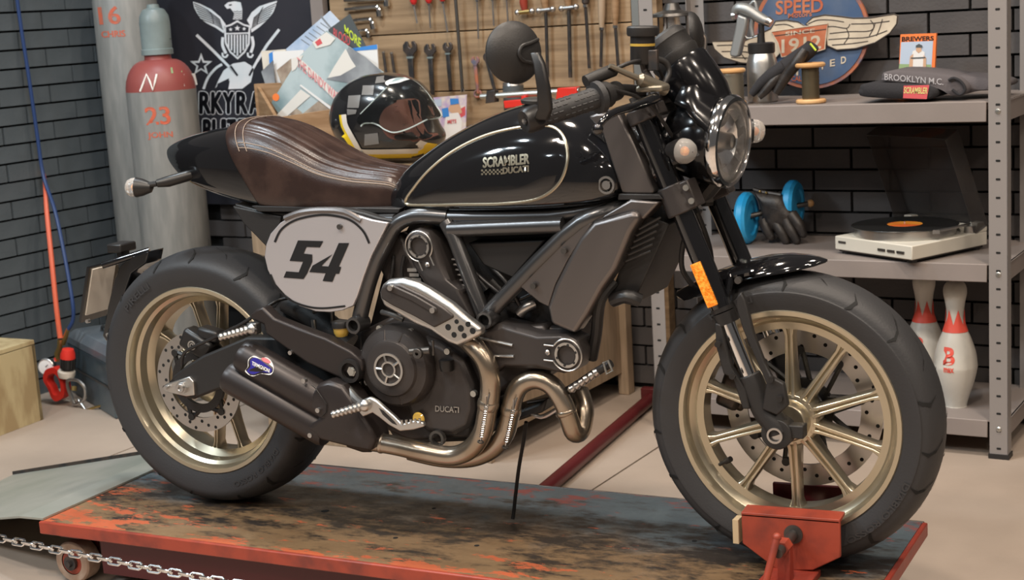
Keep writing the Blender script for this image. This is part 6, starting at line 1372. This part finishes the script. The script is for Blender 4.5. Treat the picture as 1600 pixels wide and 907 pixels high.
# ---- bowling pins
def zp(pts): return zc(pts, 1300, 400, 2.833)
GB = 'bowling pins on the bottom shelf'
PINP = [(.001, 0), (.028, 0), (.030, .004), (.036, .03), (.050, .075), (.0585, .115), (.059, .13), (.055, .165), (.043, .205), (.031, .235), (.0245, .262), (.0235, .285), (.027, .315), (.0315, .338), (.031, .358), (.022, .374), (.001, .381)]
pq = [(q.x, q.y) for q in smooth_pts([V((a, b, 0)) for a, b in PINP], 3)]
for cx, cb, d, lb in ((1445, 600, .20, 'white bowling pin standing further back, half behind the front tyre'), (1493, 621, .31, 'white bowling pin in front on the bottom shelf beside the tyre')):
    s_ = KR(cx, 560, d)[0]; o_ = R(s_, d, Z3); t = thing('bowling_pin', lb, 'bowling pin', o_, PSI, GB); k = .97
    MB().lathe([(a*k*1.06, b*k) for a, b in pq], o_, up_, 40).build('pin_body', 'pin_white', t)
    def pr2(z): return interp([(b*k, a*k*1.06) for a, b in pq], z)
    zb_, zm_, zt2_ = .228*k, .25*k, .295*k; m_ = MB(); N = 60; lo2 = []; hi2 = []
    for i in range(N):
        a = 2*PI*i/N; tri = abs(((i*6/N) % 1)-.5)*2; zz = lerp(zm_, zt2_, tri)
        for L_, z in ((lo2, zb_), (hi2, zz)): r_ = pr2(z)+.0012; L_.append(o_+V((math.cos(a)*r_, math.sin(a)*r_, z)))
    mid2 = [o_+V((math.cos(2*PI*i/N)*(pr2(zm_)+.0012), math.sin(2*PI*i/N)*(pr2(zm_)+.0012), zm_)) for i in range(N)]
    m_.add(lo2+mid2+hi2, [(i, (i+1) % N, N+(i+1) % N, N+i) for i in range(N)]+[(N+i, N+(i+1) % N, 2*N+(i+1) % N, 2*N+i) for i in range(N)]); m_.build('crown_band', 'pin_red', t)
    tocam_ = CAM-o_; th0 = math.atan2(tocam_.y, tocam_.x)-.32
    def pw(a, z): 
        r_ = pr2(z)+.0012; an = th0+a/r_; return o_+V((math.cos(an)*r_, math.sin(an)*r_, z))
    for txt, z0, wd, hh3 in (('B', .158, .034, .050), ('max', .118, .030, .014)):
        vs, fs = text_fit(txt, wd, hh3, bold=.03); MB().add([pw(a, z0+b) for a, b in vs], fs).build('pin_logo', 'pin_red', t, smooth=180)
# ---- red bar on the floor behind the lift
p0 = R(.600, 1.10, .022); p1 = R(.476, .20, .022)
rb_ = thing('floor_bar', 'dark red steel bar lying on the floor behind the lift', 'bar', (p0.x, p0.y, 0)); MB().tube([p0+(p0-p1)*.15, p1], .021, 12).build('bar', 'dark_red', rb_); MB().box(p1+V((0, .0, .012)), (.06, .03, .05)).build('bar_end', 'dark_red', rb_, bevel=.003)
# ================================================================== LEFT CORNER
# OSB box
ob = thing('plywood_box', 'rough chipboard box at the left edge on the floor', 'box', KZ(30, 670, 0), PSI)
o0 = KZ(68, 656, 0); oz = K(54, 539, o0.y); hz = oz.z
o1 = KZ(-90, 716, 0); dv = (o1-o0); dv.z = 0; dn = KZ(0, 535.5, hz)-V((o0.x, o0.y, hz)); dn.z = 0; dn = dn.normalized()*.25
fb = [o0, o1, o1+dn, o0+dn]
board_top = [p+up_*hz for p in fb]
for a, b in ((0, 1), (1, 2), (2, 3), (3, 0)):
    i3 = (fb[(a+2) % 4]-fb[a]).normalized()
    MB().prism([fb[a], fb[b], board_top[b], board_top[a]], [p+((fb[0]+fb[2])/2-(fb[a]+fb[b])/2).normalized()*.016 for p in (fb[a], fb[b], board_top[b], board_top[a])]).build('side_panel', 'osb', ob, bevel=.001)
tp3 = [p+up_*(.002) for p in board_top]; MB().prism(tp3, [p+up_*.016 for p in tp3]).build('top_panel', 'osb', ob, bevel=.002)
# toolbox
tb0, tb1 = KZ(181, 656, 0), KZ(112, 613, 0); tb = thing('toolbox', 'dark blue metal toolbox on the floor by the left wall', 'toolbox', (tb0+tb1)/2, 0)
zl = K(178, 572, tb0.y).z; zt3 = K(174, 560, tb0.y).z
tv = (tb1-tb0); tv.z = 0; tn = V((tv.y, -tv.x, 0)).normalized()
if tn.x < 0: tn = -tn
Lt = .17; f4 = [tb0, tb1, tb1+tn*Lt, tb0+tn*Lt]
zmid = zl*.55
MB().prism([p+up_*.002 for p in f4], [p+up_*zmid for p in f4]).build('lower_tray', 'toolbox', tb, bevel=.003)
cc4 = sum(f4, V((0, 0, 0)))/4
MB().prism([p+(cc4-p)*.02+up_*(zmid+.003) for p in f4], [p+(cc4-p)*.02+up_*(zl-.002) for p in f4]).build('upper_tray', 'toolbox', tb, bevel=.003)
MB().loft([[p+up_*zl for p in f4], [p+up_*zt3 for p in f4], [p+(cc4-p)*.25+up_*(zt3+.03) for p in f4]]).build('lid', 'toolbox_lid', tb, bevel=.003)
e0, e1 = f4[0]+up_*zmid, f4[1]+up_*zmid; MB().tube([e0, e1], .004, 6).build('tray_edge', 'steel_dark', tb)
MB().tube([cc4+up_*(zt3+.03)-tv.normalized()*.08, cc4+up_*(zt3+.05)-tv.normalized()*.06, cc4+up_*(zt3+.05)+tv.normalized()*.06, cc4+up_*(zt3+.03)+tv.normalized()*.08], .006, 8, 3).build('lid_handle', 'steel_dark', tb)
# regulator on its stand with gauge
def zr_(pts): return zc(pts, 0, 480, 4.121)
rp = KZ(118, 636, 0); YR = rp.y+.02
rg = thing('gas_regulator', 'red gas pressure regulator with round gauge leaning on the toolbox', 'regulator', (rp.x, rp.y, 0))
def GRp(x, y, dy=0): return K(*zr_([(x, y)])[0], YR+dy)
a = GRp(435, 395, -.02); b = GRp(437, 330, -.02); c = GRp(437, 285, -.02)
MB().lathe([(.001, (c-a).length+.012), (.020, (c-a).length+.008), (.026, (c-a).length-.01), (.027, (b-a).length)], a, c-a, 28).build('knob_cap', 'red_plastic', rg)
kn = MB().lathe([(.024, 0), (.025, (b-a).length)], a, b-a, 28)
for i in range(14):
    u, w_, ax_ = basis(b-a); e = u*math.cos(i*2*PI/14)+w_*math.sin(i*2*PI/14); kn.tube([a+e*.024, b+e*.0255], .0028, 6)
kn.build('knob', 'satin_black', rg)
a2 = GRp(428, 430, -.015); MB().lathe([(.012, -.016), (.028, -.012), (.031, 0), (.031, .010), (.026, .016), (.012, .018)], a2, c-a, 28).build('collar', 'cream', rg)
rr2 = MB()
for dy in (-.02, .02): pass
ringp = [GRp(x, y, -.01) for x, y in smooth2([(315, 400), (370, 385), (410, 430), (432, 500), (430, 570), (385, 600), (355, 580), (330, 520), (300, 460)], 4)]
MB().loft([[p-V((0, .018, 0)) for p in ringp], [p+V((0, .018, 0)) for p in ringp], [p+(sum(ringp, V((0, 0, 0)))/len(ringp)-p)*.35+V((0, .018, 0)) for p in ringp], [p+(sum(ringp, V((0, 0, 0)))/len(ringp)-p)*.35-V((0, .018, 0)) for p in ringp]], cap=False, closed=True).build('body_ring', 'red_plastic', rg, smooth=50)
gc = GRp(296, 385, -.01); gax = V((.35, -.9, .15)).normalized()
MB().lathe([(.001, -.02), (.027, -.018), (.030, -.004), (.030, .004), (.027, .006), (.026, .003)], gc, gax, 32).build('gauge_case', 'steel', rg); MB().lathe([(.001, .003), (.026, .003)], gc, gax, 32).build('gauge_face', 'paper_white', rg)
MB().tube([gc+gax*.0045, gc+gax*.0045+V((.012, 0, .008))], .0012, 5).build('gauge_needle', 'black_print', rg); MB().cyl(gc-gax*.01, GRp(350, 420), .008).build('gauge_stem', 'brass', rg)
yk = [GRp(x, y, -.03) for x, y in smooth2([(440, 470), (500, 475), (545, 520), (548, 580), (520, 612), (480, 625), (455, 570), (436, 510)], 3)]
MB().tube(yk, .0065, 8, closed=True).build('yoke', 'steel', rg); MB().cyl(GRp(475, 540, -.035), GRp(478, 510, -.03), .010, n=8).build('yoke_valve', 'brass', rg)
MB().cyl(GRp(505, 600, -.03), GRp(548, 660, -.035), .005).build('clamp_screw', 'steel', rg); MB().tube([GRp(495, 684, -.035), GRp(600, 650, -.035), GRp(678, 630, -.03)], .0045, 8).build('tee_handle', 'brass', rg)
MB().tube([GRp(375, 350, 0), GRp(370, 300, 0), GRp(385, 260, 0), GRp(388, 210, 0)], [.011, .012, .010, .010], 10).build('inlet_fitting', 'brass', rg)
MB().cyl(GRp(365, 325, -.0), GRp(372, 345, -.0), .0135, n=6).build('fitting_nut', 'red_plastic', rg)
MB().tube([GRp(405, 240, .01), GRp(425, 185, .01), GRp(440, 140, .01)], [.009, .009, .007], 8).build('outlet_fitting', 'brass', rg)
# hoses
h1 = thing('orange_hose', 'orange air hose running down to the regulator', 'hose', (rp.x, rp.y+.05, .2))
hp = [GRp(388, 200, 0), K(88, 480, YR+.01), K(80, 400, YR+.05), K(73, 330, YR+.1), K(70, 283, YR+.16), K(68, 270, YR+.25)]
MB().tube(hp, [.0095, .009, .009, .0085, .007, .0045], 10, 6).build('hose', 'hose_orange', h1)
h2 = thing('blue_hose', 'dark blue air hose hanging along the left brick wall', 'hose', (rp.x, rp.y+.1, .2))
MB().tube([GRp(440, 145, .01), GRp(470, 80, .015), K(113, 470, YR+.02), K(100, 395, YR+.06), K(86, 330, YR+.10), K(68, 275, YR+.14), K(58, 210, YR+.15), K(45, 120, YR+.15), K(34, 50, YR+.15), K(26, -8, YR+.15), K(22, -60, YR+.15)], .0068, 10, 6).build('hose', 'hose_blue', h2)
